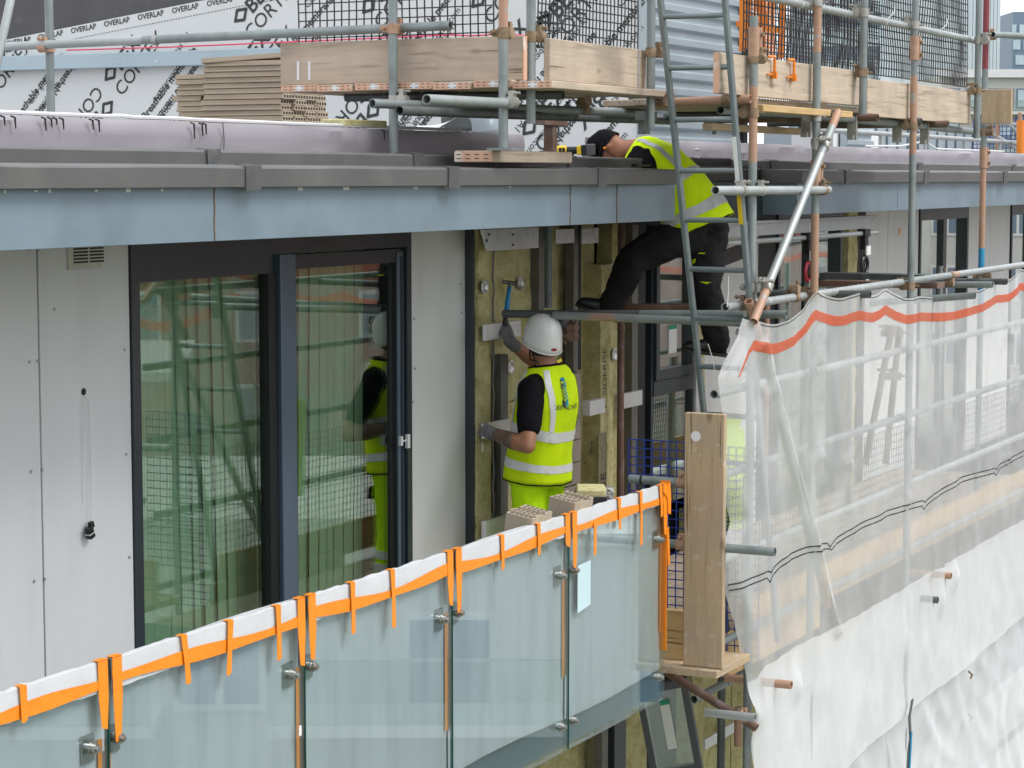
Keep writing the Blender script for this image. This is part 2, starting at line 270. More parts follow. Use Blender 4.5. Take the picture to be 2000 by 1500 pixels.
# ------------------------------------------------------------------ mesh builder
WL = {}
class MB:
    def __init__(s): s.v = []; s.f = []; s.m = []; s.cm = 0
    def mat(s, i): s.cm = i; return s
    def face(s, idx): s.f.append(tuple(idx)); s.m.append(s.cm)
    def box(s, a, b):
        x0, x1 = sorted((a[0], b[0])); y0, y1 = sorted((a[1], b[1])); z0, z1 = sorted((a[2], b[2])); k = len(s.v)
        s.v += [Vector(p) for p in ((x0, y0, z0), (x1, y0, z0), (x1, y1, z0), (x0, y1, z0), (x0, y0, z1), (x1, y0, z1), (x1, y1, z1), (x0, y1, z1))]
        for q in ((3, 2, 1, 0), (4, 5, 6, 7), (0, 1, 5, 4), (1, 2, 6, 5), (2, 3, 7, 6), (3, 0, 4, 7)): s.face([k + i for i in q])
        return s
    def obox(s, c, ax, ay, az):                     # centre and three half-axis vectors
        c = Vector(c); ax, ay, az = Vector(ax), Vector(ay), Vector(az); k = len(s.v)
        if ax.cross(ay).dot(az) < 0: ax = -ax
        s.v += [c + sx * ax + sy * ay + sz * az for sx, sy, sz in ((-1, -1, -1), (1, -1, -1), (1, 1, -1), (-1, 1, -1), (-1, -1, 1), (1, -1, 1), (1, 1, 1), (-1, 1, 1))]
        for q in ((3, 2, 1, 0), (4, 5, 6, 7), (0, 1, 5, 4), (1, 2, 6, 5), (2, 3, 7, 6), (3, 0, 4, 7)): s.face([k + i for i in q])
        return s
    def rings(s, rs, closed=True, cap0=True, cap1=True):
        k = len(s.v); n = len(rs[0])
        for r in rs: s.v += [Vector(p) for p in r]
        for i in range(len(rs) - 1):
            for j in range(n if closed else n - 1):
                a = k + i * n + j; b = k + i * n + (j + 1) % n; s.face((a, b, b + n, a + n))
        if closed and cap0: s.face([k + j for j in reversed(range(n))])
        if closed and cap1: s.face([k + (len(rs) - 1) * n + j for j in range(n)])
        return s
    def tube(s, p0, p1, r=.0242, n=14, hollow=True, r1=None):
        p0, p1 = Vector(p0), Vector(p1); d = (p1 - p0).normalized(); r1 = r if r1 is None else r1
        u = d.orthogonal().normalized(); w = d.cross(u)
        def ring(p, q): return [p + (u * math.cos(2 * math.pi * j / n) + w * math.sin(2 * math.pi * j / n)) * q for j in range(n)]
        if hollow:
            ri, r1i = r * .83, r1 * .83
            s.rings([ring(p0 + d * .12, ri), ring(p0, ri), ring(p0, r), ring(p1, r1), ring(p1, r1i), ring(p1 - d * .12, r1i)], True, True, True)
        else: s.rings([ring(p0, r), ring(p1, r1)])
        return s
    def path(s, pts, r, n=8, cap=True, taper=None):
        pts = [Vector(p) for p in pts]; rs = []; u = None
        for i, p in enumerate(pts):
            d = (pts[min(i + 1, len(pts) - 1)] - pts[max(i - 1, 0)]).normalized()
            if u is None: u = d.orthogonal().normalized()
            u = (u - d * u.dot(d)).normalized(); w = d.cross(u)
            q = r[i] if isinstance(r, (list, tuple)) else r
            rs.append([p + (u * math.cos(2 * math.pi * j / n) + w * math.sin(2 * math.pi * j / n)) * q for j in range(n)])
        s.rings(rs, True, cap, cap); return s
    def capsule(s, pts, rad, n=14, flat=None):      # rounded limb through pts with radii; flat = (axis, factor)
        pts = [Vector(p) for p in pts]
        d0 = (pts[0] - pts[1]).normalized(); d1 = (pts[-1] - pts[-2]).normalized()
        P = []; Q = []
        for a in (80, 55, 25): P.append(pts[0] + d0 * rad[0] * math.sin(R(a))); Q.append(rad[0] * math.cos(R(a)))
        P += pts; Q += list(rad)
        for a in (25, 55, 80): P.append(pts[-1] + d1 * rad[-1] * math.sin(R(a))); Q.append(rad[-1] * math.cos(R(a)))
        k = len(s.v); s.path(P, Q, n)
        if flat:
            ax, fct = Vector(flat[0]).normalized(), flat[1]
            for i in range(k, len(s.v)):
                jj = min(range(len(P)), key=lambda t: (s.v[i] - P[t]).length); off = (s.v[i] - P[jj]); s.v[i] = s.v[i] - ax * off.dot(ax) * (1 - fct)
        return s
    def ellipsoid(s, c, ax, ay, az, nu=16, nv=10):
        c = Vector(c); ax, ay, az = Vector(ax), Vector(ay), Vector(az); rs = []
        for i in range(nv + 1):
            a = -math.pi / 2 + math.pi * i / nv; a = max(-1.5, min(1.5, a))
            rs.append([c + az * math.sin(a) + (ax * math.cos(2 * math.pi * j / nu) + ay * math.sin(2 * math.pi * j / nu)) * math.cos(a) for j in range(nu)])
        s.rings(rs); return s
    def poly(s, pts, ext):                          # flat polygon extruded by vector ext
        k = len(s.v); n = len(pts); e = Vector(ext); s.v += [Vector(p) for p in pts] + [Vector(p) + e for p in pts]
        s.face([k + i for i in reversed(range(n))]); s.face([k + n + i for i in range(n)])
        for i in range(n): s.face((k + i, k + (i + 1) % n, k + n + (i + 1) % n, k + n + i))
        return s
    def grid(s, fn, nu, nv):
        k = len(s.v)
        for i in range(nu + 1):
            for j in range(nv + 1): s.v.append(Vector(fn(i / nu, j / nv)))
        for i in range(nu):
            for j in range(nv):
                a = k + i * (nv + 1) + j; s.face((a, a + nv + 1, a + nv + 2, a + 1))
        return s
    def build(s, name, mats, parent=None, smooth=False, bev=0, base=None, label=None, cat=None, group=None, kind=None):
        if not isinstance(mats, (list, tuple)): mats = [mats]
        if parent is not None and base is None: base = WL[parent.name]
        if base is None:
            xs = [v.x for v in s.v]; ys = [v.y for v in s.v]; base = Vector(((min(xs) + max(xs)) / 2, (min(ys) + max(ys)) / 2, min(v.z for v in s.v)))
        base = Vector(base)
        me = bpy.data.meshes.new(name); me.from_pydata([tuple(v - base) for v in s.v], [], s.f)
        for m in mats: me.materials.append(M[m] if isinstance(m, str) else m)
        if len(mats) > 1: me.polygons.foreach_set('material_index', s.m)
        bm = bmesh.new(); bm.from_mesh(me)
        bmesh.ops.recalc_face_normals(bm, faces=bm.faces)
        if bev: bmesh.ops.bevel(bm, geom=list(bm.edges), offset=bev, segments=1, affect='EDGES', clamp_overlap=True)
        bm.to_mesh(me); bm.free()
        if smooth:
            me.polygons.foreach_set('use_smooth', [True] * len(me.polygons))
            if smooth != 2: me.set_sharp_from_angle(angle=R(38))
        return link(name, me, parent, base, label, cat, group, kind)
def link(name, me, parent, base, label=None, cat=None, group=None, kind=None):
    o = bpy.data.objects.new(name, me); COL.objects.link(o)
    WL[o.name] = Vector(base)
    if parent is not None: o.parent = parent; o.location = Vector(base) - WL[parent.name]
    else: o.location = base
    tag(o, label, cat, group, kind); return o
def tag(o, label=None, cat=None, group=None, kind=None):
    for k, v in (('label', label), ('category', cat), ('group', group), ('kind', kind)):
        if v: o[k] = v
    return o
def thing(name, label, cat, base, group=None):
    o = link(name, None, None, base, label, cat, group); o.empty_display_size = .1; return o
def copyat(src, base, label=None, rot=None, parent=None):      # a copy of a one-mesh object, sharing its mesh
    o = src.copy(); COL.objects.link(o); WL[o.name] = Vector(base); o.parent = parent
    o.location = Vector(base) - (WL[parent.name] if parent is not None else Vector())
    if rot is not None: o.rotation_euler = rot
    if label: o['label'] = label
    return o
def textmesh(txt, size=1.0, bold=0.0, align='LEFT'):
    cu = bpy.data.curves.new('t', 'FONT'); cu.body = txt; cu.size = size; cu.align_x = align; cu.offset = bold; cu.resolution_u = 3
    o = bpy.data.objects.new('t', cu); COL.objects.link(o)
    dg = bpy.context.evaluated_depsgraph_get(); me = bpy.data.meshes.new_from_object(o.evaluated_get(dg))
    bpy.data.objects.remove(o); bpy.data.curves.remove(cu)
    vs = [v.co.copy() for v in me.vertices]; fs = [tuple(p.vertices) for p in me.polygons]; bpy.data.meshes.remove(me)
    return vs, fs
def addmapped(mb, vs, fs, fn):
    k = len(mb.v); mb.v += [Vector(fn(v.x, v.y)) for v in vs]
    for f in fs: mb.face([k + i for i in f])
def voxel(mb, size, smooth_it=6, fac=.5):           # fuse overlapping solids into one skin
    me = bpy.data.meshes.new('v'); me.from_pydata([tuple(v) for v in mb.v], [], mb.f)
    bm = bmesh.new(); bm.from_mesh(me); bmesh.ops.recalc_face_normals(bm, faces=bm.faces); bm.to_mesh(me); bm.free()
    o = bpy.data.objects.new('v', me); COL.objects.link(o)
    a = o.modifiers.new('r', 'REMESH'); a.mode = 'VOXEL'; a.voxel_size = size; a.use_smooth_shade = True
    b = o.modifiers.new('s', 'SMOOTH'); b.iterations = smooth_it; b.factor = fac
    dg = bpy.context.evaluated_depsgraph_get(); e = bpy.data.meshes.new_from_object(o.evaluated_get(dg))
    bpy.data.objects.remove(o); bpy.data.meshes.remove(me)
    r = MB(); r.v = [v.co.copy() for v in e.vertices]; r.f = [tuple(p.vertices) for p in e.polygons]; r.m = [0] * len(r.f)
    bpy.data.meshes.remove(e); return r
def wrinkle(mb, amp, sc=9, st=(1, 1, 1)):
    for i, v in enumerate(mb.v):
        q = Vector((v.x * st[0], v.y * st[1], v.z * st[2])) * sc
        mb.v[i] = v + noise.noise_vector(q) * amp + noise.noise_vector(q * 2.3) * amp * .45
    return mb
# ================================================================== ground and neighbourhood (seen mirrored in the glass)
GZ = -15.0
mb = MB(); mb.grid(lambda u, v: (-900 + 1800 * u, -900 + 1800 * v, GZ), 8, 8)
M['ground'] = mat('grass_and_tarmac', (.17, .19, .10), .9, 0, .2, .05, col2=(.24, .23, .22), c2pos=(.5, .56), c2scale=.02)
mb.build('ground', 'ground', base=(0, 0, GZ), kind='structure')

# ================================================================== the apartment building
YW = 6.30
bld = thing('apartment_building', 'white panelled apartment building with blue grey roof edge under refurbishment', 'building', (9, YW, GZ))
def bbox(name, a, b, m, bev=0, par=None, label=None):
    return MB().box(a, b).build(name, m, par or bld, bev=bev, label=label)
# backing walls (behind cladding and between openings)
for x0, x1, z0, z1 in ((3.5, 8.50, -3.2, 2.45), (8.50, 11.165, -3.2, .02), (11.165, 14.62, -3.2, 2.45), (15.42, 17.3, -3.2, 2.45), (14.62, 15.42, -3.2, .25), (18.75, 21.35, -3.2, 2.45), (17.3, 18.75, -3.2, .05), (21.35, 23.1, -3.2, .05), (23.1, 24.9, -3.2, 2.45), (24.9, 34, -3.2, 2.45)):
    bbox('wall', (x0, YW + .14, z0), (x1, YW + .4, z1), 'gap')
# storeys further down
bbox('wall', (3.5, YW + .05, GZ), (34, YW + .4, -3.2), 'panel')
# white cladding panels, a dark joint between neighbours
XS = XY(70, YW)
panels = [(3.5, 5.2), (5.212, XS - .006), (XS + .006, 8.495), (11.172, 11.845), (15.60, 16.85), (19.55, 20.30), (20.312, 21.3), (23.12, 24.0), (24.012, 24.85)]
for x0, x1 in panels: bbox('cladding_panel', (x0, YW, .02 if x0 < 11 else -.2), (x1, YW + .03, 2.44), 'panel', .002)
# rivets beside the joints
riv = None
for px, py in ((57, 707), (72, 705), (60, 921), (82, 918), (66, 1135), (87, 1131), (243, 683), (246, 887), (252, 1088), (53, 487), (74, 489), (106, 604), (899, 555), (901, 610), (808, 622), (810, 720), (806, 785), (803, 948)):
    p = aY(px, py, YW)
    if riv is None: riv = MB().tube(p + Vector((0, -.004, 0)), p + Vector((0, .006, 0)), .0075, 8, False).build('rivet', 'rivet', bld, base=p)
    else: copyat(riv, p, parent=bld)
# vent grille
a, b = aY(130, 484, YW), aY(195, 524, YW)
vent = MB().box((a.x, YW - .012, b.z), (b.x, YW, b.z + .145)).build('vent', 'vent', bld, bev=.003)
for s in (0, 1):
    for k in range(7):
        x0 = a.x + .032 + s * .118; z = b.z + .03 + k * .015
        MB().box((x0, YW - .0135, z), (x0 + .105, YW - .0122, z + .008)).build('slat', 'gap', vent)
# cable hole
p = aY(163, 765, YW); MB().tube(p + Vector((0, -.002, 0)), p + Vector((0, .02, 0)), .017, 16, False).build('cable_hole', 'gap', bld)
# soffit and roof
bbox('soffit', (3.5, 5.225, 2.455), (12.42, YW + .4, 2.475), 'soffit'); bbox('soffit', (14.72, 5.225, 2.455), (34, YW + .4, 2.475), 'soffit')
bbox('soffit', (12.42, 5.62, 2.455), (14.72, YW + .4, 2.475), 'black')
bbox('roof_edge', (12.5, 5.46, 2.76), (14.65, 5.9, 2.775), 'black'); bbox('roof_edge_board', (14.67, 5.226, 2.48), (34, 5.9, 2.70), 'black'); bbox('roof_edge_board', (3.5, 5.226, 2.48), (12.4, 5.9, 2.70), 'black'); bbox('roof_deck', (3.5, 5.60, 2.74), (34, 16, 2.78), 'deck')
# blue grey fascia panels with rusty seams
FX = [3.5, XY(418, 5.2), XY(1114, 5.2), XY(1205, 5.2), XY(1317, 5.2)]
for i in range(4): bbox('fascia_panel', (FX[i] + .004, 5.2, 2.437), (FX[i + 1] - (.004 if i < 3 else 0), 5.212, 2.665), 'fascia', .0015)
FR = [14.66, 17.0, 20.0, 23.4, 27, 31, 34]
for i in range(6): bbox('fascia_panel', (FR[i] + .005, 5.2, 2.437), (FR[i + 1] - .005, 5.212, 2.665), 'fascia', .0015)
bbox('fascia_backing', (3.5, 5.2125, 2.45), (FX[4] - .01, 5.225, 2.67), 'seam'); bbox('fascia_backing', (14.67, 5.2125, 2.45), (34, 5.225, 2.67), 'seam')
for x in (FX[1], FX[2], FX[3]):
    mb = MB()
    for k in range(7):
        z = 2.445 + k * .031; mb.obox((x + random.uniform(-.004, .004), 5.199, z + .014), (random.uniform(.002, .006), 0, 0), (0, .0012, 0), (random.uniform(-.002, .002), 0, .016))
    mb.build('seam_stain', 'seam', bld)
# returned ends of the fascia
bbox('fascia_return', (14.655, 5.213, 2.437), (14.666, 5.62, 2.662), 'fascia'); bbox('fascia_return', (FX[4] + .001, 5.2005, 2.437), (FX[4] + .012, 5.62, 2.662), 'fascia')
# copings: lower and upper tier, with joint covers
def coping(x0, x1, yf, z0, z1, depth, lip=.012):
    mb = MB(); n = max(2, int((x1 - x0) / .35)); rs = []
    prof = [(yf + .006, z0), (yf, z0 + .003), (yf - .002, z1 - .008), (yf + .004, z1), (yf + depth, z1 + .012), (yf + depth, z0), (yf + .03, z0)]
    for i in range(n + 1):
        x = x0 + (x1 - x0) * i / n; w = .0022 * math.sin(x * 5.1 + yf * 9) + .0015 * math.sin(x * 13.7)
        rs.append([(x, y + (w if k < 4 else 0), z + (w * .6 if 1 < k < 4 else 0)) for k, (y, z) in enumerate(prof)])
    mb.rings(rs); return mb.build('coping', 'coping', bld, smooth=True)
coping(3.5, XY(1322, 5.15), 5.15, 2.655, 2.742, .36); coping(14.62, 34, 5.15, 2.655, 2.742, .36)
coping(3.5, XY(1254, 5.5), 5.5, 2.742, 2.812, .36); coping(14.5, 34, 5.5, 2.742, 2.812, .36)
def clip(x, yf, z0, z1, w):
    mb = MB(); t = random.uniform(-.012, .012)
    mb.poly([(x - w / 2 + t, yf - .008, z0 - .012), (x + w / 2 + t * .5, yf - .008, z0 - .012), (x + w / 2, yf - .011, z1 + .002), (x - w / 2, yf - .011, z1 + .002)], (0, .008, 0))
    mb.poly([(x - w / 2, yf - .011, z1 + .003), (x + w / 2, yf - .011, z1 + .003), (x + w / 2, yf + .05, z1 + .006), (x - w / 2, yf + .05, z1 + .006)], (0, 0, .004))
    mb.build('coping_joint', 'copclip', bld)
for px in (492, 885, 1175): clip(XY(px, 5.15), 5.15, 2.655, 2.742, .115)
for px in (415, 815, 1116): clip(XY(px, 5.5), 5.5, 2.75, 2.812, .10)
for x in (15.6, 17.6, 20.1, 21.3, 25): clip(x, 5.15, 2.655, 2.742, .13)
for x in (15.0, 18.6, 21.8, 25.5): clip(x, 5.5, 2.75, 2.812, .13)
# small white splashes along the fascia head
for px in (30, 90, 117, 208, 270, 336, 605, 694, 826, 830, 890, 1012):
    p = aY(px, 371, 5.15); w = random.uniform(.006, .03)
    MB().obox((p.x, 5.198, 2.648), (w, 0, 0), (0, .001, 0), (0, 0, random.uniform(.003, .008))).build('sealant_splash', 'white', bld)
# lilac kerb of roofing membrane, wavy, with bitumen drips
def kerb(x0, x1, yf, z0, z1, m, dy=None):
    n = int((x1 - x0) / .06); rs = []; mb = MB()
    for i in range(n + 1):
        x = x0 + (x1 - x0) * i / n; d = dy(x) if dy else 0; r = []
        for k, (y, z) in enumerate([(0, z0), (.01, z0 + .05), (0, z0 + .1), (.008, z1 - .02), (.02, z1), (.12, z1 + .006), (.12, z0)]):
            w = noise.noise(Vector((x * 3.1, k * .8, yf))) * .012 if k < 5 else 0
            r.append((x, yf + y + w + d, z + (noise.noise(Vector((x * 2.1, 4, yf))) * .006 if k in (3, 4, 5) else 0)))
        rs.append(r)
    mb.rings(rs); return mb.build('roof_kerb', m, bld, smooth=True)
kerb(3.5, XY(1026, 5.9), 5.9, 2.775, 2.948, 'kerb'); kerb(12.95, 34, 5.9, 2.775, 2.945, 'kerb')
for px in (2, 23, 82, 94, 104, 117, 175, 187, 373, 389, 396, 745, 760):
    p = aY(px, 226, 5.9); h = random.uniform(.02, .065)
    MB().path([(p.x - .02, 5.888, 2.944), (p.x, 5.884, 2.938), (p.x + .003, 5.883, 2.935 - h)], [.004, .005, .003], 6).build('bitumen_drip', 'drip', bld)
for px in (432, 767):
    x = XY(px, 5.9); MB().path([(x, 5.888, 2.95), (x + .012, 5.889, 2.87), (x + .004, 5.888, 2.79)], .003, 5).build('membrane_seam', 'kerbdk', bld)
# black membrane steps where the roof edge is still open
bbox('black_upstand', (12.80, 5.45, 2.40), (14.70, 5.62, 2.665), mat('blue_black_edge', (.022, .030, .036), .5))
bbox('black_upstand', (12.85, 5.44, 2.668), (14.60, 5.62, 2.755), 'black', .008)
bbox('black_upstand', (12.95, 5.60, 2.757), (14.45, 5.85, 2.83), 'black', .008)
# black end boss with bolts beside the kneeling place
p = aY(1345, 300, 5.85)
for dz in (0, .055):
    q = aY(1366, 292, 5.6) + Vector((0, 0, -dz)); MB().tube(q, q + Vector((0, .03, 0)), .008, 8, False).build('bolt', 'alu', bld)

# ------------------------------------------------------------------ sliding door
def framerect(x0, x1, z0, z1, wl, wr, wb, wt, y0, y1, m, par, name='frame'):
    mb = MB(); mb.box((x0, y0, z0), (x0 + wl, y1, z1)); mb.box((x1 - wr, y0, z0), (x1, y1, z1))
    mb.box((x0 + wl, y0, z0), (x1 - wr, y1, z0 + wb)); mb.box((x0 + wl, y0, z1 - wt), (x1 - wr, y1, z1)); return mb.build(name, m, par)
D = link('sliding_door', MB().box((8.50, YW + .10, .06), (11.165, YW + .13, .10)).build('x', 'frame').data, bld, (9.83, YW, .06))
bpy.data.objects.remove(bpy.data.objects['x'])
D.location = Vector((9.83, YW + .115, .06)) - WL[bld.name]; WL[D.name] = Vector((9.83, YW + .115, .06))
framerect(8.50, 11.168, .06, 2.40, .062, .055, .06, .10, YW - .012, YW + .12, 'frame', D)
framerect(8.562, 9.78, .12, 2.30, .012, .012, .06, .10, YW + .03, YW + .08, 'frame', D, 'sash')
mb = MB().box((9.80, YW - .004, .12), (9.945, YW + .09, 2.298)); mb.build('stile', 'frameblue', D, bev=.004)
MB().box((9.715, YW + .02, .18), (9.80, YW + .085, 2.2)).build('gasket', 'gap', D)
framerect(9.946, 11.105, .12, 2.29, .022, .075, .06, .075, YW + .012, YW + .07, 'frame', D, 'sash')
framerect(11.03, 11.10, .14, 2.27, .03, .006, .02, .02, YW + .004, YW + .012, 'frameblue', D, 'sash_bead')
MB().box((10.985, YW + .03, .18), (11.032, YW + .065, 2.2)).build('gasket', 'gap', D)
MB().box((8.574, YW + .05, .18), (9.716, YW + .062, 2.2)).build('pane', 'glass', D)
MB().box((9.968, YW + .04, .18), (10.99, YW + .052, 2.215)).build('pane', 'glass', D)
# catch on the jamb
p = aY(793, 860, YW - .012)
c = MB().box((p.x - .012, p.y - .02, p.z - .045), (p.x + .016, p.y, p.z + .035)).box((p.x - .075, p.y - .012, p.z - .025), (p.x - .052, p.y + .01, p.z + .03)).box((p.x - .06, p.y - .01, p.z - .004), (p.x, p.y - .002, p.z + .006))
c.build('catch', 'white', D, bev=.002)
# room behind and blinds
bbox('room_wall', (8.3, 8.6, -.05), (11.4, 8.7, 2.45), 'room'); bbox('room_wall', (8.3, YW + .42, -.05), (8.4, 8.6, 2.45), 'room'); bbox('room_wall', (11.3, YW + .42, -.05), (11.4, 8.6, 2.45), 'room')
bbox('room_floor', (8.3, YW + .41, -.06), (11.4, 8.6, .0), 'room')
bl = thing('vertical_blind', 'pale green vertical slat blind hanging behind the wide sliding door', 'blind', (9.8, YW + .24, .12))
x = 8.60; k = 0
while x < 11.05:
    w = random.uniform(.095, .13); t = random.uniform(.03, .14); sw = .05 * math.sin(x * 2.2)
    def sl_(u, v, x=x, w=w, t=t, sw=sw):
        c = math.sin(u * math.pi) * .008
        return (x + (u - .5) * w + sw * (1 - v), YW + .22 + (u - .5) * w * t + c + .012 * math.sin(x * 7), .14 + v * 2.2)
    MB().grid(sl_, 4, 6).build('slat', 'blind', bl, smooth=2)
    x += w * random.uniform(.82, .9); k += 1
MB().box((8.56, YW + .19, 2.34), (11.1, YW + .25, 2.39)).build('head_rail', 'white', bl)

# ------------------------------------------------------------------ the open wall: stone wool, rails, brackets
bbox('edge_trim', (XY(908, YW) , YW - .06, -.05), (XY(920, YW), YW + .1, 2.44), 'frame', .002)
def slab(x0, x1, z0, z1, y, flute=.012, name='insulation_slab', m='wool', side=.14):
    nu = max(6, int((x1 - x0) / .035)); nv = max(6, int((z1 - z0) / .05)); mb = MB()
    def fn(u, v):
        X = x0 + (x1 - x0) * u; Z = z0 + (z1 - z0) * v
        e = min(u, 1 - u, v * 3, (1 - v) * 3); ed = -.018 * max(0, 1 - e * 9)
        d = flute * math.sin(X * 21 + .3 * math.sin(Z * 2)) + .010 * noise.noise(Vector((X * 8, Z * 5, y))) + .006 * noise.noise(Vector((X * 25, Z * 25, 1)))
        jx = (.008 * noise.noise(Vector((Z * 11, x0, 3)))) if u in (0, 1) else 0
        return (X + jx, y - d - ed * .6, Z)
    mb.grid(fn, nu, nv); n = len(mb.v); mb.v += [Vector((v.x, y + side, v.z)) for v in list(mb.v)]
    w = nv + 1
    for i in range(nu): a = i * w; mb.face((a, a + w, a + w + n, a + n)); a = i * w + nv; mb.face((a, a + n, a + w + n, a + w))
    for j in range(nv): mb.face((j, j + n, j + 1 + n, j + 1)); a = nu * w + j; mb.face((a, a + 1, a + 1 + n, a + n))
    return mb.build(name, m, bld, smooth=True)
XI = lambda px: XY(px, 6.26)
for x0, x1, z0, z1, y in ((XI(921), XI(942), -.02, 2.40, 6.20), (XI(945), XI(1055), 1.30, 2.42, 6.26), (XI(945), XI(1052), -.02, 1.294, 6.255), (XI(1062), XI(1126), 1.0, 2.42, 6.25), (XI(1062), XI(1126), -.02, .99, 6.26),
                          (XI(1132), XI(1166), .2, 2.42, 6.26), (XI(1205), XI(1246), -.02, 2.42, 6.27), (15.45, 15.60, -.1, 2.42, 6.25)):
    slab(x0, x1, z0, z1, y)
slab(XY(1178, 6.12), XY(1203, 6.12), .55, 2.12, 6.12, .004, side=.25)
slab(XY(1178, 6.13), XY(1200, 6.13), -.02, .54, 6.13, .004, side=.25)
# slabs of the storey below
for x0, x1 in ((12.0, 12.75), (12.77, 13.5), (13.55, 14.55), (15.4, 16.2), (16.22, 17.2)): slab(x0, x1, -2.9, -.12, 6.24, .004)
# foil-faced side of the proud slab, with its lettering
xs = XY(1163, 6.2)
fo = MB().box((xs - .02, 6.125, .55), (xs + .10, 6.24, 2.12)).build('foil_facing', 'foilwool', bld)
MB().grid(lambda u, v: (xs - .024 - .006 * noise.noise(Vector((u * 4, v * 30, 1))), 6.12 + .1 * u, .95 + .5 * v), 4, 24).build('foil_crinkle', 'foil', fo)
def siderise(x, y, z, s, par, horiz=False):
    vs, fs = textmesh('SIDERISE', s); mb = MB()
    addmapped(mb, vs, fs, (lambda a, b: (x - b, y, z + a)) if not horiz else (lambda a, b: (x + b, y, z - a))); mb.build('printed_text', 'print', par)
    mb = MB(); q = (-1 if not horiz else 1)
    for a0, a1 in (((0, 0), (.5, .35)), ((.5, .35), (0, .7))):
        zz = (z - s) if not horiz else z + s * .9
        mb.tube((x + q * a0[1] * s, y, zz + a0[0] * s), (x + q * a1[1] * s, y, zz + a1[0] * s), .004, 6, False)
    mb.build('printed_mark', 'print', par)
p = aY(1185, 1000, 6.1); siderise(p.x, 6.108, .30, .115, bld)
bbox('wrapped_strip', (p.x - .11, 6.112, .2), (p.x + .02, 6.118, 1.0), 'foilwool')
p = aY(1183, 700, 6.1); siderise(p.x, 6.095, 1.25, .085, bld)
p = aY(1160, 1450, 6.2); siderise(p.x, 6.20, p.z, .15, bld, True)
# slotted rails
def railv(px0, px1, z0, z1, y, m='steeldk'):
    x0, x1 = XY(px0, y), XY(px1, y); o = MB().box((x0, y, z0), (x1, y + .06, z1)).box((x1, y + .045, z0), (x1 + .05, y + .05, z1)).build('support_rail', m, bld)
    mb = MB(); z = z0 + .03
    while z < z1 - .02: mb.box((x1 + .008, y + .041, z), (x1 + .03, y + .0445, z + .03)); z += .085
    mb.build('rail_slots', 'alu', o)
railv(978, 992, 0, aY(985, 692, 6.18).z, 6.17); railv(1053, 1063, .7, 2.42, 6.19); railv(1121, 1130, 1.42, 2.42, 6.16); railv(1236, 1248, -.1, 2.42, 6.2); railv(1131, 1136, 1.44, 2.42, 6.165, 'gap')
railv(1180, 1192, -2.9, -.12, 6.1); 
bbox('rail_edge', (XY(1249, 6.2), 6.2, -.1), (XY(1262, 6.2), 6.4, 2.42), 'gap')
bbox('rail_edge', (XY(1205, 6.1), 6.1, -2.9), (XY(1228, 6.1), 6.3, -.12), 'frame')
MB().path([(XI(943), 6.19 + .006 * math.sin(k * 2.3), .1 + k * .08) for k in range(29)], .007, 6).build('torn_edge', 'steeldk', bld)
# aluminium brackets
def plate(px0, px1, py0, py1, y, d=.012):
    a, b = aY(px0, py0, y), aY(px1, py1, y); MB().box((a.x, y - d, b.z), (b.x, y, a.z)).build('bracket', 'alu', bld, bev=.002)
plate(942, 1012, 634, 656, 6.16, .02); plate(1136, 1166, 783, 805, 6.1, .06); plate(1200, 1247, 771, 790, 6.14, .03); plate(940, 990, 827, 846, 6.16, .02); plate(940, 1010, 1018, 1036, 6.1, .03)
a, b = aY(941, 449, 6.1), aY(1052, 484, 6.1)
MB().poly([(a.x, 6.1, a.z), (b.x, 6.1, a.z), (b.x, 6.1, b.z), (a.x + .08, 6.1, b.z)], (0, .012, 0)).build('bracket', 'alu', bld)
plate(1084, 1119, 448, 474, 6.1); plate(1134, 1166, 446, 474, 6.1); plate(1356, 1366, 700, 1000, 6.2, .02)
for px, py in ((954, 458), (950, 470), (1001, 458), (1001, 478)):
    q = aY(px, py, 6.098); MB().tube(q, q + Vector((0, -.008, 0)), .008, 6, False).build('screw', 'steeldk', bld)
# fixing discs pressed into the wool
ds = None
for px, py in ((1016, 553), (946, 560), (997, 718), (957, 920), (1155, 874), (1202, 545), (1200, 692)):
    q = aY(px, py, 6.235)
    if px in (1155,): q = aY(px, py, 6.2)
    if px == 946: q = aY(px, py, 6.185)
    if px > 1190: q = aY(px, py, 6.1)
    if ds is None:
        mb = MB(); n = 20; rs = [[q + Vector((math.cos(2 * math.pi * j / n) * r_, dy, math.sin(2 * math.pi * j / n) * r_)) for j in range(n)] for r_, dy in ((.043, 0), (.043, -.006), (.034, -.008), (.02, -.002), (.008, .004))]
        ds = mb.rings(rs).build('fixing_disc', 'foil', bld, base=q)
    else: copyat(ds, q, parent=bld)
# clay cladding already hung
tile = None; x0, x1 = XY(1072, 6.1), XY(1136, 6.1); zt = aY(1120, 728, 6.1).z; rows = int((zt - .02) / .146)
for k in range(rows):
    z = zt - (k + 1) * .146; base = Vector(((x0 + x1) / 2, 6.1, z))
    if tile is None: tile = MB().box((x0, 6.10, z), (x1, 6.135, z + .138)).build('cladding_tile', 'clay', bld, bev=.003, base=base)
    else: copyat(tile, base, parent=bld)
bbox('tile_backing', (x0, 6.137, .0), (x1 - .01, 6.16, zt), 'gap')
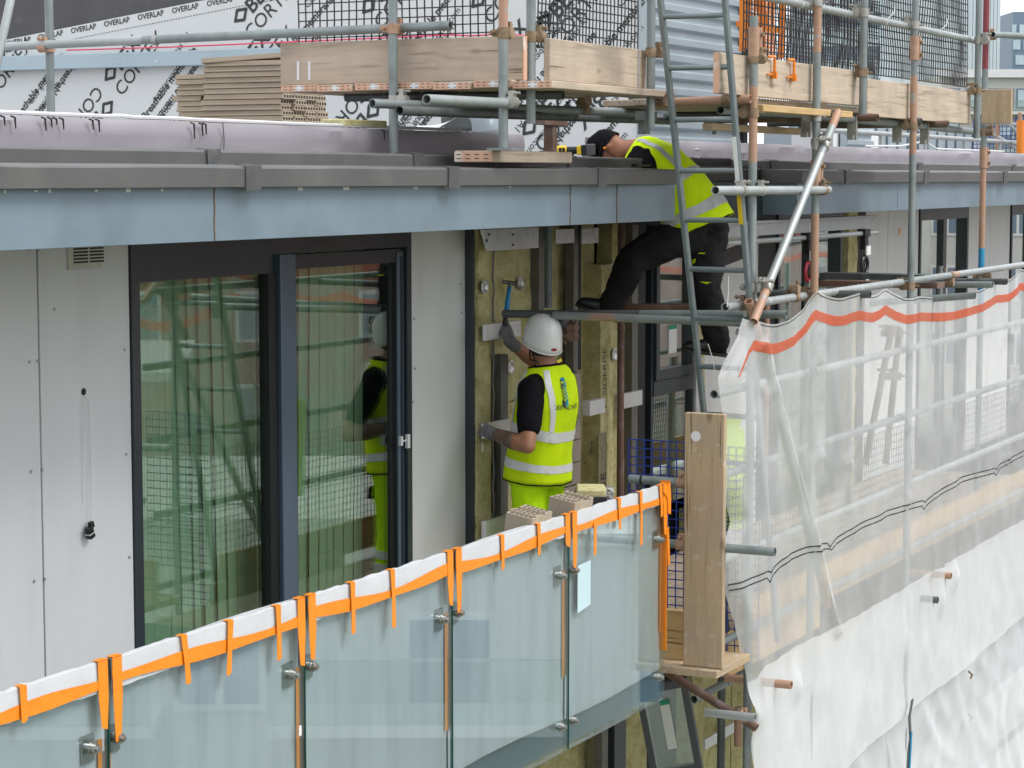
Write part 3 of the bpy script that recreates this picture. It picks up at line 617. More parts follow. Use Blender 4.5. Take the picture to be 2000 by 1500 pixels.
# casement window beside the open wall
WN = link('window', MB().box((14.62, YW - .03, .25), (15.42, YW + .05, .30)).build('x', 'frame').data, bld, (15.0, YW, .25)); bpy.data.objects.remove(bpy.data.objects['x'])
WN.location = Vector((15.02, YW + .01, .25)) - WL[bld.name]; WL[WN.name] = Vector((15.02, YW + .01, .25))
zc = aY(1300, 752, YW).z
framerect(14.62, 15.44, .25, 2.42, .035, .035, .05, .05, YW - .03, YW + .06, 'frame', WN)
MB().box((14.655, YW - .04, zc - .06), (15.405, YW + .06, zc + .05)).build('transom', 'frame', WN, bev=.003)
framerect(14.66, 15.40, zc + .055, 2.37, .06, .06, .075, .06, YW - .055, YW + .03, 'frame', WN, 'casement')
MB().box((14.72, YW - .01, zc + .13), (15.34, YW + .0, 2.31)).build('pane', 'glassw', WN)
MB().box((14.655, YW + .0, .30), (15.405, YW + .01, zc - .06)).build('pane', 'glassw', WN)
a, b = aY(1306, 636, YW - .012), aY(1321, 688, YW - .012)
MB().box((a.x, YW - .014, b.z), (b.x, YW - .0115, a.z)).build('sticker', 'paper', WN); MB().box((a.x, YW - .0145, a.z - .03), (b.x, YW - .0142, a.z)).build('sticker_band', 'green', WN)
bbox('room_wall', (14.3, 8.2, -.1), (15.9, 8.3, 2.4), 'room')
# far doors and windows along the same front
def fardoor(x0, x1, refl):
    d = link('glazed_door', MB().box((x0, YW + .1, .05), (x1, YW + .12, .1)).build('x', 'frame').data, bld, ((x0 + x1) / 2, YW, .05)); bpy.data.objects.remove(bpy.data.objects['x'])
    c = Vector(((x0 + x1) / 2, YW + .11, .05)); d.location = c - WL[bld.name]; WL[d.name] = c
    framerect(x0, x1, .05, 2.43, .05, .06, .06, .16, YW - .01, YW + .1, 'frame', d)
    xm = (x0 + x1) / 2; MB().box((xm - .05, YW - .005, .11), (xm + .07, YW + .08, 2.27)).build('stile', 'frame', d)
    MB().box((x0 + .05, YW + .03, .11), (xm - .05, YW + .04, 2.27)).build('pane', 'glassw', d); MB().box((xm + .07, YW + .05, .11), (x1 - .06, YW + .06, 2.27)).build('pane', 'glassw', d)
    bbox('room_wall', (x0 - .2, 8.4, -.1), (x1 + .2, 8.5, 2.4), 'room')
fardoor(17.3, 18.95, 1); fardoor(21.33, 23.1, 1); fardoor(24.9, 26.6, 1)
slab(19.05, 19.3, -.1, 2.42, 6.26, .004); bbox('edge_trim', (19.32, YW - .03, -.1), (19.54, YW + .1, 2.44), 'gap')
bbox('edge_trim', (16.86, YW + .01, -.1), (17.29, YW + .1, 2.44), 'gap')
for px, py in ((1757, 452),):
    q = aY(px, py, YW - .002); MB().obox(q, (.02, 0, 0), (0, .001, 0), (0.003, 0, .035)).build('paint_mark', 'tape', bld)
# balcony slab
bbox('balcony_slab', (3.5, 4.59, -.055), (10.79, YW + .13, .03), 'slab'); bbox('balcony_edge', (3.5, 4.572, -.062), (10.79, 4.589, .086), 'slab')
bbox('slab_underside', (3.5, 4.85, -.16), (10.6, YW, -.056), 'soffit')

# ------------------------------------------------------------------ cable end hanging on the white panel
h, e = aY(164, 768, YW - .004), aY(173, 1040, YW - .02)
ca = thing('hanging_cable', 'thin white cable with a black connector hanging from a hole in the panel', 'cable', (e.x, YW - .02, e.z - .03))
MB().path([(h.x, YW + .01, h.z), (h.x + .01, YW - .02, h.z - .03), (e.x + .03, YW - .018, (h.z + e.z) / 2 + .1), (e.x + .022, YW - .02, e.z + .08), (e.x + .008, YW - .024, e.z + .03)], .0022, 6).build('wire', 'cord', ca, smooth=True)
MB().path([(h.x - .005, YW + .01, h.z), (h.x - .02, YW - .012, h.z - .05), (h.x - .022, YW - .006, h.z - .5)], .0015, 5).build('wire', 'cord', ca, smooth=True)
c = MB().obox((e.x, YW - .028, e.z), (.017, 0, .006), (0, .014, 0), (-.010, 0, .026)).obox((e.x + .009, YW - .028, e.z + .035), (.013, 0, .004), (0, .011, 0), (-.004, 0, .014)); c.build('connector', 'blackp', ca, bev=.003)
MB().obox((e.x - .002, YW - .0285, e.z - .004), (.0175, 0, .006), (0, .0147, 0), (-.0006, 0, .0018)).build('band', 'cord', ca)

# ================================================================== glass balustrade with taped protective film
YG = 4.53
bal = thing('glass_balustrade', 'frameless glass balustrade with white film and orange tape along its top', 'balustrade', (8, YG, -.06))
PX = [3.3, XY(-230, YG), XY(189, YG), XY(583, YG), XY(878, YG), XY(1110, YG), XY(1302, YG)]
M['glassb'] = glassmat('balustrade_glass', (.90, .948, .962), 1.4, .04)
M['filmin'] = mat('white_film_behind_glass', (.56, .565, .57), .5, 0, .05, 2, stretch=(3, 3, .5), col2=(.42, .435, .445), c2pos=(.45, .75), c2scale=3, c2stretch=(3, 3, .4), bump=.3, bs=5)
ztop = [0] * 7
tops = {2: 1290, 3: 1168, 4: 1072, 5: 995, 6: 928}
ZT = 1.085
for i in range(1, 6):
    x0, x1 = PX[i] + .009, PX[i + 1] - .009
    g = MB().box((x0, YG - .009, -.062), (x1, YG + .009, ZT - .004)).build('glass_panel', 'glassb', bal, bev=.002)
    MB().box((x0 - .003, YG - .0075, -.06), (x0 - .001, YG + .0075, ZT - .05)).build('glass_edge', mat('green_glass_edge', (.01, .10, .085), .25), g)
    # film hanging inside
    def inner(u, v, x0=x0, x1=x1):
        X = x0 + (x1 - x0) * u; Z = .088 + .012 * math.sin(X * 3) + (ZT - .09) * v
        return (X, YG + .016 + .008 * (1 - v) * (.5 + .5 * noise.noise(Vector((X * 5, Z * .8, 2)))) + .003 * noise.noise(Vector((X * 17, Z * 2, 5))), Z)
    MB().grid(inner, 40, 16).build('film_sheet', 'filmin', bal, smooth=2)
    # folded over the top edge, outside flap
    def flap(u, v, x0=x0, x1=x1):
        X = x0 + .004 + (x1 - x0 - .008) * u; w = noise.noise(Vector((X * 9, 1, 3))); w2 = noise.noise(Vector((X * 24, 7, 3)))
        pts = [(YG + .017, ZT - .12), (YG + .016, ZT - .02), (YG + .011, ZT + .004), (YG - .003, ZT + .006), (YG - .0125, ZT + .003), (YG - .015 - .005 * w, ZT - .05), (YG - .013, ZT - .098)]
        y, z = pts[min(6, int(round(v * 6)))]; return (X, y - .002 * w2, z + .009 * w + .004 * w2)
    MB().grid(flap, 60, 6).build('film_edge', 'film', bal, smooth=True)
    # long tape along the film's lower edge, twisting a little
    def tp(u, v, x0=x0, x1=x1):
        X = x0 + .002 + (x1 - x0 - .004) * u; c = .039 + .009 * math.sin(u * 5 + i * 1.7) ; h = .021 + .006 * math.sin(u * 9 + i * 2)
        sag = -.022 * math.sin(u * math.pi) * .6 + (.02 if u < .03 else 0)
        return (X, YG - .0195 - .003 * abs(v - .5) * noise.noise(Vector((X * 30, v * 3, 1))), ZT - c + sag - .028 + (v - .5) * 2 * h)
    MB().grid(tp, 60, 4).build('tape_strip', 'tape', bal, smooth=2)
    # short vertical strips
    seq = {1: ((.55, .11, 0),), 2: ((.34, .17, .02), (.58, .19, -.02), (.84, .20, 0)), 3: ((.28, .20, 0), (.55, .235, .004)), 4: ((.38, .15, 0), (.70, .14, 0)), 5: ((.22, .235, -.004), (.47, .15, 0), (.70, .27, 0), (.92, .16, .01))}[i]
    for u, L_, tw in seq:
        X = x0 + (x1 - x0) * u; w = .017
        z0 = ZT + .009 if not (i == 5 and u == .22) else ZT - .07
        pts = [(-w, z0), (w, z0), (w + tw * .6, ZT - .09), (w + tw, ZT - L_ + .008), (tw, ZT - L_), (-w + tw, ZT - L_ + .005), (-w + tw * .6, ZT - .09)]
        MB().poly([(X + a_, YG - .0225 - .0008 * k, z_) for k, (a_, z_) in enumerate(pts)], (0, .001, 0)).build('tape_strip', 'tape', bal)
        if z0 > ZT: MB().box((X - w, YG - .0225, ZT + .009), (X + w, YG + .004, ZT + .0102)).build('tape_strip', 'tape', bal)
    # tape at both panel edges, outside and behind
    for s, X, L_ in ((1, x0 + .03, random.uniform(.20, .30)), (-1, x1 - .03, random.uniform(.14, .28))):
        MB().poly([(X - .026, YG - .0205, ZT + .012), (X + .026, YG - .0205, ZT + .012), (X + .026, YG - .0225, ZT - .12), (X - s * .002 + .016, YG - .0225, ZT - L_), (X - s * .002 - .014, YG - .0225, ZT - L_ + .01), (X - .026, YG - .022, ZT - .12)], (0, .0012, 0)).build('tape_strip', 'tape', bal)
        MB().box((X - .026, YG - .0235, ZT + .0105), (X + .026, YG + .006, ZT + .0118)).build('tape_strip', 'tape', bal)
        xe = x0 + .014 if s > 0 else x1 - .014
        MB().box((xe - .012, YG + .0095, .3), (xe + .012, YG + .0105, .82)).build('tape_strip', 'tape', bal)
    # fixings: a bracket plate and point bolts near the joints and along the foot
    for xb, zs in ((x0 + .042, (.81, .07)), (x1 - .078, (.805, .07))):
        for zb in zs:
            if zb > .5:
                br = MB().box((xb - .035, YG + .0095, zb - .05), (xb + .035, YG + .0145, zb + .045)).build('bracket', 'steel', bal)
            b_ = MB().tube((xb, YG - .028, zb), (xb, YG + .012, zb), .017, 16, False).build('bolt', 'steel', bal, smooth=True)
            MB().tube((xb, YG - .038, zb), (xb, YG - .0285, zb), .011, 6, False).tube((xb, YG - .013, zb), (xb, YG - .0095, zb), .024, 16, False).build('bolt_head', 'steel', b_)
# sticker and barcode label on the panels
a, b = aY(1128, 1103, YG - .0095), aY(1153, 1188, YG - .0095)
MB().poly([(a.x, YG - .0105, a.z - .005), (b.x, YG - .0105, a.z + .0), (b.x, YG - .0105, b.z + .02), (a.x, YG - .0105, b.z + .0)], (0, .0008, 0)).build('sticker', 'sticker', bal)
q = aY(586, 1427, YG - .01); MB().box((q.x - .009, YG - .0115, q.z - .02), (q.x + .009, YG - .0108, q.z + .02)).build('barcode_label', 'paper', bal)
# bunched tape at the far end
q = Vector((PX[6] - .012, YG, ZT)); mb = MB()
mb.poly([q + Vector((-.06, -.026, -.03)), q + Vector((.02, -.028, .012)), q + Vector((.03, -.03, -.06)), q + Vector((.028, -.03, -.16)), q + Vector((-.004, -.03, -.15)), q + Vector((-.01, -.028, -.07))], (0, .004, 0))
mb.obox(q + Vector((.018, 0, -.06)), (.002, 0, 0), (0, .028, 0), (.003, 0, .08)); mb.obox(q + Vector((.02, -.02, -.33)), (.012, 0, .004), (0, .002, 0), (-.01, 0, .1))
mb.build('tape_strip', 'tape', bal)
MB().box((q.x + .002, YG - .02, .2), (q.x + .006, YG + .02, ZT - .05)).build('tape_strip', 'tape', bal)
# ================================================================== scaffolding
YN = 4.30                       # plane of the netting
def coupler(par, p, da, db, m='clamp', off=None, swivel=False):
    p = Vector(p); da = Vector(da).normalized(); db = Vector(db).normalized(); c = da.cross(db)
    if c.length < .1: c = da.orthogonal()
    c.normalize(); o = c * .05 if off is None else Vector(off); mb = MB()
    mb.tube(p - da * .026, p + da * .026, .0305, 12, False)
    mb.tube(p + o - db * .026, p + o + db * .026, .0305, 12, False)
    mb.obox(p + o * .5, da * .02, db * .02, c * .018)
    for q, d, e in ((p, da, db), (p + o, db, da)):
        s = e - d * e.dot(d); s = s.normalized() if s.length > .1 else c
        mb.obox(q + s * .042, d * .018, s * .016, c * .013)
        mb.tube(q + s * .046 - c * .045, q + s * .046 + c * .05, .0065, 6, False); mb.tube(q + s * .046 + c * .03, q + s * .046 + c * .044, .0125, 6, False)
    return mb.build('coupler', m, par, smooth=True)
GT = 'scaffold tubes'
def tube(label, p0, p1, m='galv', split=None, group=None, r=.0242, cp=()):
    p0, p1 = Vector(p0), Vector(p1); mb = MB(); mats = [m]
    if split:                                       # [(fraction, material), ...] paint zones along the tube
        d = p1 - p0; fr = [0] + [s for s, _ in split] + [1]; mats = [m] + [q for _, q in split]
        for i in range(len(fr) - 1): mb.mat(i).tube(p0 + d * fr[i], p0 + d * fr[i + 1], r)
    else: mb.tube(p0, p1, r)
    o = mb.build('scaffold_tube', mats, smooth=True, label=label, cat='scaffold tube', group=group)
    for c in cp: coupler(o, *c)
    return o
EX, EY, EZ = Vector((1, 0, 0)), Vector((0, 1, 0)), Vector((0, 0, 1))
def sleeve(par, p, m='clampo'):                     # splice sleeve with two bolts
    p = Vector(p); s = MB().tube(p - EZ * .08, p + EZ * .08, .031, 12, False).obox(p + Vector((.035, -.018, 0)), (.014, 0, 0), (0, .012, 0), (0, 0, .08)).build('sleeve', m, par, smooth=True)
    for dz in (-.042, .042): MB().tube(p + Vector((.036, -.045, dz)), p + Vector((.036, -.02, dz)), .014, 6, False).build('bolt', 'clampr', s)
ZB = -3.4
def std(px, Y, z0, z1, m, label, split=None, X=None):
    x = XY(px, Y); return tube(label, (x, Y, z0), (x, Y, z1), m, split)
# --- roof side, guard rail and standards standing on the roof
g = aX(-160, 99, 10.15), aX(880, 50, 10.15)
t = tube('long guard rail tube running above the printed wrap to an open end', g[0], g[1], 'galv', [(.02, 'galvl'), (.455, 'galv')])
MB().tube(aX(300, 79, 10.15) , aX(308, 78.6, 10.15), .0275, 12, False).build('joint_collar', 'clamp', t)
t = tube('upright tube left of the plank stacks standing on the roof', (10.21, aX(97, 95, 10.21).y, 2.80), (10.21, aX(97, 95, 10.21).y, 5.2), 'galv')
coupler(t, aX(97, 93, 10.21), EZ, EY, 'clampo', (-.055, 0, 0))
tube('leaning tube crossing the dark wall above the roof edge', aX(-12, 150, 9.7), aX(34, -60, 9.9), 'galvl')
P768 = aX(768, 95, 10.10); t = tube('upright tube clamped in front of the long split toe board', (10.10, P768.y, 2.80), (10.10, P768.y, 5.1), 'galv')
coupler(t, aX(768, 56, 10.10), EZ, EY, 'clampo', (.05, 0, 0)); coupler(t, aX(770, 196, 10.1), EZ, EX, 'clamp', (0, -.05, 0))
P983 = aX(983, 95, 10.05); t = tube('half orange upright tube standing on the sole board', (10.05, P983.y, 2.845), (10.05, P983.y, 5.1), 'galv', [(.24, 'orange')])
coupler(t, aX(983, 200, 10.05), EZ, EX, 'clamp', (0, -.05, 0)); coupler(t, aX(983, 64, 10.05), EZ, EY, 'clampr', (.05, 0, 0))
MB().box((10.0, P983.y - .07, 2.832), (10.15, P983.y + .07, 2.844)).build('base_plate', 'galv', t)
sb = MB().mat(0).box((10.06, 5.19, 2.772), (11.0, 5.41, 2.832)).build('sole_board', 'woodx', bev=.004, label='short board lying on the grey coping under a tube', cat='board')
MB().box((10.055, 5.192, 2.776), (10.0595, 5.408, 2.828)).build('painted_end', 'endpaint', sb)
for k in (0, 1):
    for j in range(4): MB().box((10.0535, 5.215 + j * .052, 2.79 + k * .02), (10.0548, 5.24 + j * .052, 2.794 + k * .02)).build('stamp', 'print', sb)
t = tube('grey upright tube at the corner of the landing', (10.27, aX(1037, 80, 10.27).y, 2.97), (10.27, aX(1037, 80, 10.27).y, 5.0), 'galv')
coupler(t, aX(1037, 71, 10.27), EZ, EX, 'clampr', (.04, -.03, 0))
x1270 = XY(1270, 4.94); t = tube('grey upright tube where the landing board ends by the ladder', (x1270, 4.94, 2.98), (x1270, 4.94, 5.0), 'galv')
coupler(t, (x1270, 4.94, aY(1270, 102, 4.94).z), EZ, EX, 'clampr', (.04, -.03, 0))
# tubes carrying the landing
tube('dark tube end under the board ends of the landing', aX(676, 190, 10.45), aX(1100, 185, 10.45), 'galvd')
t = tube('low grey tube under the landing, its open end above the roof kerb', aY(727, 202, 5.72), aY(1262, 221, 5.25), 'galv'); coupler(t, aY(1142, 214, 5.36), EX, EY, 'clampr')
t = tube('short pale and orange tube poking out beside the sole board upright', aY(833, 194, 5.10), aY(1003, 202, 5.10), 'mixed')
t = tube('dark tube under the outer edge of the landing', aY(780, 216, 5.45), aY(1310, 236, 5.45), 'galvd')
tube('rusty stub of tube under the landing corner', aX(860, 187, 10.6), aX(1022, 184, 10.6), 'mixed')
t = tube('orange tube crossing behind the ladder under the landing', aX(1275, 201, 11.60), aX(1466, 193, 11.60), 'orange'); coupler(t, aX(1308, 199, 11.6), EY, EZ, 'clampr', (-.05, 0, 0)); coupler(t, aX(1420, 195, 11.6), EY, EZ, 'clampr', (.04, 0, 0))
t = tube('grey tube with open end beside the ladder top under the boards', aY(1407, 215, 4.62), aY(1543, 222, 4.62), 'galv')
# props hanging under the landing
for px, py0, py1, Y in ((1075, 238, 300, 5.9), (1258, 210, 262, 5.75)):
    p = aY(px, py0, Y); o = MB().box((p.x - .03, Y - .03, aY(px, py1, Y).z), (p.x + .03, Y + .03, p.z)).box((p.x - .16, Y - .04, p.z - .02), (p.x + .16, Y + .04, p.z + .07)).build('scaffold_prop', 'rusty' if px < 1100 else 'galvd', label='rusty prop head under the landing by the drill' if px < 1100 else 'grey prop under the landing behind the cap', cat='prop')
# beam clamps under platforms
for px, py, Y in ((1262, 228, 5.15), (1395, 238, 5.0)):
    p = aY(px, py, Y); mb = MB(); mb.box((p.x - .09, Y - .03, p.z - .02), (p.x - .03, Y + .03, p.z + .03)); mb.box((p.x + .03, Y - .03, p.z - .02), (p.x + .09, Y + .03, p.z + .03)); mb.box((p.x - .05, Y - .012, p.z + .0), (p.x + .05, Y + .012, p.z + .016)); mb.tube((p.x, Y, p.z - .075), (p.x, Y, p.z + .0), .014, 8, False)
    mb.build('beam_clamp', 'galv', label='steel clamp with a bolt hanging over the capped worker' if px < 1300 else 'steel clamp with a bolt hanging right of the ladder', cat='clamp')
# --- standards of the outer row
T = {}
def outer(px, Y, z0, z1, m, label, split=None):
    T[px] = std(px, Y, z0, z1, m, label, split); return T[px]
o = outer(1470, 4.40, ZB, 3.58, 'galv', 'upright tube with an orange band right of the ladder', [(.885, 'orange'), (.945, 'galv')]); x = XY(1470, 4.4)
sleeve(o, (x, 4.40, 3.44)); coupler(o, (x, 4.4, aY(1470, 372, 4.4).z), EZ, EX, 'clamp', (0, -.05, 0)); coupler(o, (x, 4.4, aY(1470, 220, 4.4).z), EZ, EX, 'clampr', (0, .05, 0)); coupler(o, (x, 4.4, aY(1478, 560, 4.4).z), EZ, EY, 'clamp', (0.03, -.05, 0)); coupler(o, (x, 4.4, 1.985), EZ, EX, 'clampr', (0, .05, 0)); coupler(o, (x, 4.4, 3.35), EZ, EX, 'clampr', (.03, -.03, 0))
o = outer(1593, 4.40, ZB, 3.95, 'galv', 'upright tube with orange lower length behind the diagonal brace', [(.735, 'orange'), (.80, 'galv'), (.93, 'orange'), (.975, 'galv')]); x = XY(1593, 4.4)
sleeve(o, (x, 4.4, 2.72)); coupler(o, (x, 4.4, aY(1593, 372, 4.4).z), EZ, EX, 'clampr', (0, -.05, 0)); coupler(o, (x, 4.4, 1.985), EZ, EX, 'clampr', (0, .05, 0)); coupler(o, (x, 4.4, aY(1593, 228, 4.4).z), EZ, EX, 'clamp', (0, .05, 0)); coupler(o, (x, 4.4, aY(1593, 278, 4.4).z), EZ, EX, 'clamp', (.02, -.05, 0)); coupler(o, (x, 4.4, 3.73), EZ, EX, 'clamp', (0, .05, 0))
xq = XY(1683, 4.38); o = T[1683] = tube('short grey upright tube in front of the joint of two toe boards', (xq, 4.38, 3.09), (xq, 4.38, 4.1), 'galv')
coupler(o, (xq, 4.38, aY(1683, 141, 4.38).z), EZ, EX, 'clampr', (.03, .03, 0)); coupler(o, (xq, 4.38, aY(1683, 24, 4.38).z), EZ, EX, 'clamp', (0, .05, 0))
o = outer(1782, 4.40, ZB, 4.0, 'galv', 'tall upright tube with orange length and sleeve in front of the toe board', [(.845, 'orange'), (.915, 'galv')]); x = XY(1782, 4.4)
sleeve(o, (x, 4.4, 3.56)); coupler(o, (x, 4.4, aY(1782, 246, 4.4).z), EZ, EX, 'clampr', (0, .05, 0)); coupler(o, (x, 4.4, aY(1782, 558, 4.4).z), EZ, EX, 'clampr', (0, .05, 0)); coupler(o, (x, 4.4, aY(1783, 48, 4.4).z), EZ, EX, 'clamp', (0, .05, 0))
xq = XY(1906, 4.38); o = T[1906] = tube('short grey upright tube at the far end of the toe board', (xq, 4.38, 2.98), (xq, 4.38, 4.2), 'galv'); coupler(o, (xq, 4.38, aY(1906, 78, 4.38).z), EZ, EX, 'clamp', (0, -.05, 0)); coupler(o, (xq, 4.38, aY(1906, 177, 4.38).z), EZ, EX, 'clampr', (-.03, .03, 0))
o = outer(1920, 4.58, ZB, 4.3, 'galv', 'upright tube painted red, orange and blue in turn at the far corner', [(.655, 'bluep'), (.72, 'orange'), (.80, 'galv'), (.90, 'red')]); x = XY(1920, 4.58)
sleeve(o, (x, 4.58, aY(1920, 308, 4.58).z)); coupler(o, (x, 4.58, aY(1920, 70, 4.58).z), EZ, EY, 'clampo', (0, -.05, 0)); coupler(o, (x, 4.58, aY(1920, 258, 4.58).z), EZ, EY, 'clampr', (0, -.05, 0)); coupler(o, (x, 4.58, aY(1918, 540, 4.58).z), EZ, EY, 'clampr', (0, -.05, 0))
tube('stub of tube sticking out past the red upright', (x - .1, 4.50, aY(1928, 65, 4.5).z), (x + .5, 4.40, aY(1940, 63, 4.5).z), 'galv')
# --- rails along the front
o = tube('high guard rail sloping away in front of the black mesh', aY(1430, -20, 4.46), aY(1904, 79, 4.46), 'galvl')
for f in (.22, .55, .8):
    a, b = aY(1430, -20, 4.46), aY(1904, 79, 4.46); q = a + (b - a) * f; MB().tube(q, q + EX * .015, .0262, 10, False).path([q + Vector((0, -.03, .02)), q + Vector((.06, -.05, .06)), q + Vector((.14, -.03, .10))], .003, 5).build('cable_tie', 'cord', o)
o = tube('level rail with a large open end right of the bending worker', aY(1397, 372, 4.345), aY(1618, 371, 4.345), 'galvl'); coupler(o, aY(1450, 372, 4.345), EX, EZ, 'clamp', (0, .05, 0))
o = tube('front rail carrying the top edge of the netting', (XY(1420, 4.45), 4.455, 1.987), (26, 4.455, 1.987), 'galvl', [(.24, 'mixed'), (.32, 'galvl')])
for px in (1500, 1680, 1738, 1960): q = Vector((XY(px, 4.455), 4.455, 1.987)); MB().tube(q, q + EX * .012, .0262, 10, False).build('cable_tie', 'cord', o)
coupler(o, (XY(1555, 4.455), 4.455, 1.987), EX, EY, 'clampr', (0, 0, .05)); coupler(o, (XY(1860, 4.455), 4.455, 1.987), EX, EY, 'clampr', (0, 0, -.05))
# --- transoms at the landing of the working worker, run from wall to front
XT = 12.0
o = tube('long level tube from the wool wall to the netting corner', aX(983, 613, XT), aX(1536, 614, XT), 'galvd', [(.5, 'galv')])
o = tube('second level tube streaked with orange below the first', aX(1082, 616, XT - .06), aX(1470, 631, XT - .06), 'mixed'); coupler(o, aX(1095, 632, XT), EY, EZ, 'galvd', (.04, 0, 0)); coupler(o, aX(1118, 640, XT), EY, EX, 'rusty', (0, 0, -.05)); coupler(o, aX(1458, 632, XT - .06), EY, EZ, 'clamp', (0, 0, -.05))
tube('brown rusty tube behind the legs of the bending worker', aX(1212, 600, 12.9), aX(1350, 600, 12.9), 'rusty')
x = XY(1071, 5.95); tube('dull grey upright tube in front of the wool wall', (x, 5.95, 1.9), (x, 5.95, 2.44), 'galvd')
x = XY(1214, 6.02); tube('rusty brown upright tube in front of the wool wall', (x, 6.02, .0), (x, 6.02, 2.44), 'rusty')
# --- transom ends poking past the netting on the right
for px0, py0, px1, py1, X, m, lb in ((1700, 592, 1905, 577, 14.9, 'galv', 'lowest tube end poking over the netting'), (1600, 556, 1939, 556, 16.0, 'galv', 'middle tube end poking over the netting'), (1590, 548, 1967, 550, 16.6, 'galvd', 'longest dark tube end poking over the netting'), (1480, 573, 1700, 575, 13.3, 'galvd', 'dark cross tube behind the orange length upright')):
    tube(lb, aX(px0, py0, X), aX(px1, py1, X), m)
for k, (py, X) in enumerate(((545, 15.8), (560, 15.4))):
    a, b = aX(1600, py - 12, X), aX(1830, py - 2, X); MB().box((X, a.y, a.z - .04), (X + .2, b.y, a.z)).build('scaffold_board', 'rusty' if k else 'galvd', label='dark batten lying across the front rail' if k else 'dark steel plank lying across behind the front rail', cat='board')
# --- braces
o = tube('pale diagonal brace from the platform down to the netting corner', aY(1637, 218, 4.31), aY(1472, 628, 4.31), 'orange', [(.08, 'mixed'), (.22, 'galvl'), (.86, 'orange')])
coupler(o, aY(1611, 284, 4.31), (aY(1637, 218, 4.31) - aY(1472, 628, 4.31)), EZ, 'clamp', (0, .05, 0)); coupler(o, aY(1499, 561, 4.31), (aY(1637, 218, 4.31) - aY(1472, 628, 4.31)), EZ, 'clamp', (0, .05, 0))
tube('orange tube end rising out of the netting corner', aY(1462, 588, 4.37), aY(1497, 705, 4.37), 'orange')
tube('long leaning brace showing through the netting', aY(1495, 700, 4.335), aY(1616, 1185, 4.335), 'galvl', [(.84, 'orange')])
# --- ledgers and cross tubes seen through the netting
for k, (z, m) in enumerate(((1.52, 'galvl'), (1.06, 'galv'), (.58, 'galvl'), (.12, 'galv'), (-.95, 'galv'), (-1.9, 'galv'))):
    x0 = XY([1398, 1404, 1410, 1398, 1480, 1480][k], 4.46); tube(['highest rail behind the netting with an open end at the left', 'second rail behind the netting with an open end at the left', 'third rail behind the netting with an open end at the left', 'low rail behind the netting wrapped at its end', 'rail behind the white sheeting', 'lowest rail behind the white sheeting'][k], (x0, 4.46, z), (24, 4.46, z), m)
x = XY(1500, 5.2)
for px, Y, lb, m in ((1580, 5.6, 'inner upright tube behind the netting', 'galv'), (1500, 5.55, 'orange inner upright tube behind the netting corner', 'orange'), (1665, 5.6, 'inner grey upright tube by the wool strip', 'galv'), (1840, 5.6, 'far inner upright tube behind the netting', 'galv')):
    tube(lb, (XY(px, Y), Y, ZB), (XY(px, Y), Y, 1.9), m)
for k, (a, b) in enumerate((((1742, 640), (1690, 905)), ((1757, 640), (1730, 905)))):
    o = tube(['more slanted rusty prop behind the netting', 'steeper rusty prop behind the netting'][k], aY(*a, 4.95), aY(*b, 4.95), 'rusty'); coupler(o, aY(a[0], 650, 4.95), EZ, EX, 'rusty'); coupler(o, aY(a[0] - 4, 735, 4.95), EZ, EX, 'rusty')
# --- tower at the balcony end
XE = 11.0
o = tube('grey tube with a black strap behind the taped balustrade end', aX(1230, 935, XE), aX(1402, 949, XE), 'galv'); q = aX(1252, 937, XE); MB().tube(q, q - EY * .012, .0258, 12, False).build('strap', 'blackp', o); coupler(o, aX(1333, 943, XE), EY, EZ, 'clampo', (.05, 0, 0))
o = tube('grey tube running past the upright plank and out of the netting', aX(1300, 1061, XE), aX(1514, 1078, XE), 'galv'); coupler(o, aX(1331, 1064, XE), EY, EZ, 'clampo', (.05, 0, 0))
o = tube('pale tube with an open end under the lowest boards', aY(1355, 1366, 4.72), aY(1460, 1312, 4.72), 'mixed'); coupler(o, aY(1418, 1330, 4.72), EX, EZ, 'galv', (0, -.03, .05))
o = tube('rusty brace slanting down under the lowest boards', aX(1290, 1305, 11.5), aX(1478, 1422, 11.5), 'rusty'); coupler(o, aX(1452, 1403, 11.5), EY, EZ, 'clampo')
x = XY(1418, 4.8); tube('dark upright tube under the lowest boards', (x, 4.8, ZB), (x, 4.8, -.1), 'galvd')
x = XY(1452, 4.7); tube('orange upright tube beside the white sheeting', (x, 4.7, aY(1452, 1450, 4.7).z), (x, 4.7, aY(1452, 1375, 4.7).z), 'orange')
tube('orange tube end pushed out through the white sheeting', aY(1546, 1338, YN - .12), aY(1546, 1338, YN - .12) + EY * .4, 'orange')
tube('pink tube end showing in the white sheeting', aY(1858, 1125, YN - .06), aY(1858, 1125, YN - .06) + EY * .4, 'orange'); tube('grey tube end showing in the white sheeting', aY(1832, 1172, YN - .05), aY(1832, 1172, YN - .05) + EY * .4, 'galvd')
tube('white wrapped tube end low at the sheeting edge', aY(1475, 1402, YN - .04), aY(1475, 1402, YN - .04) + EY * .3, 'galvl')

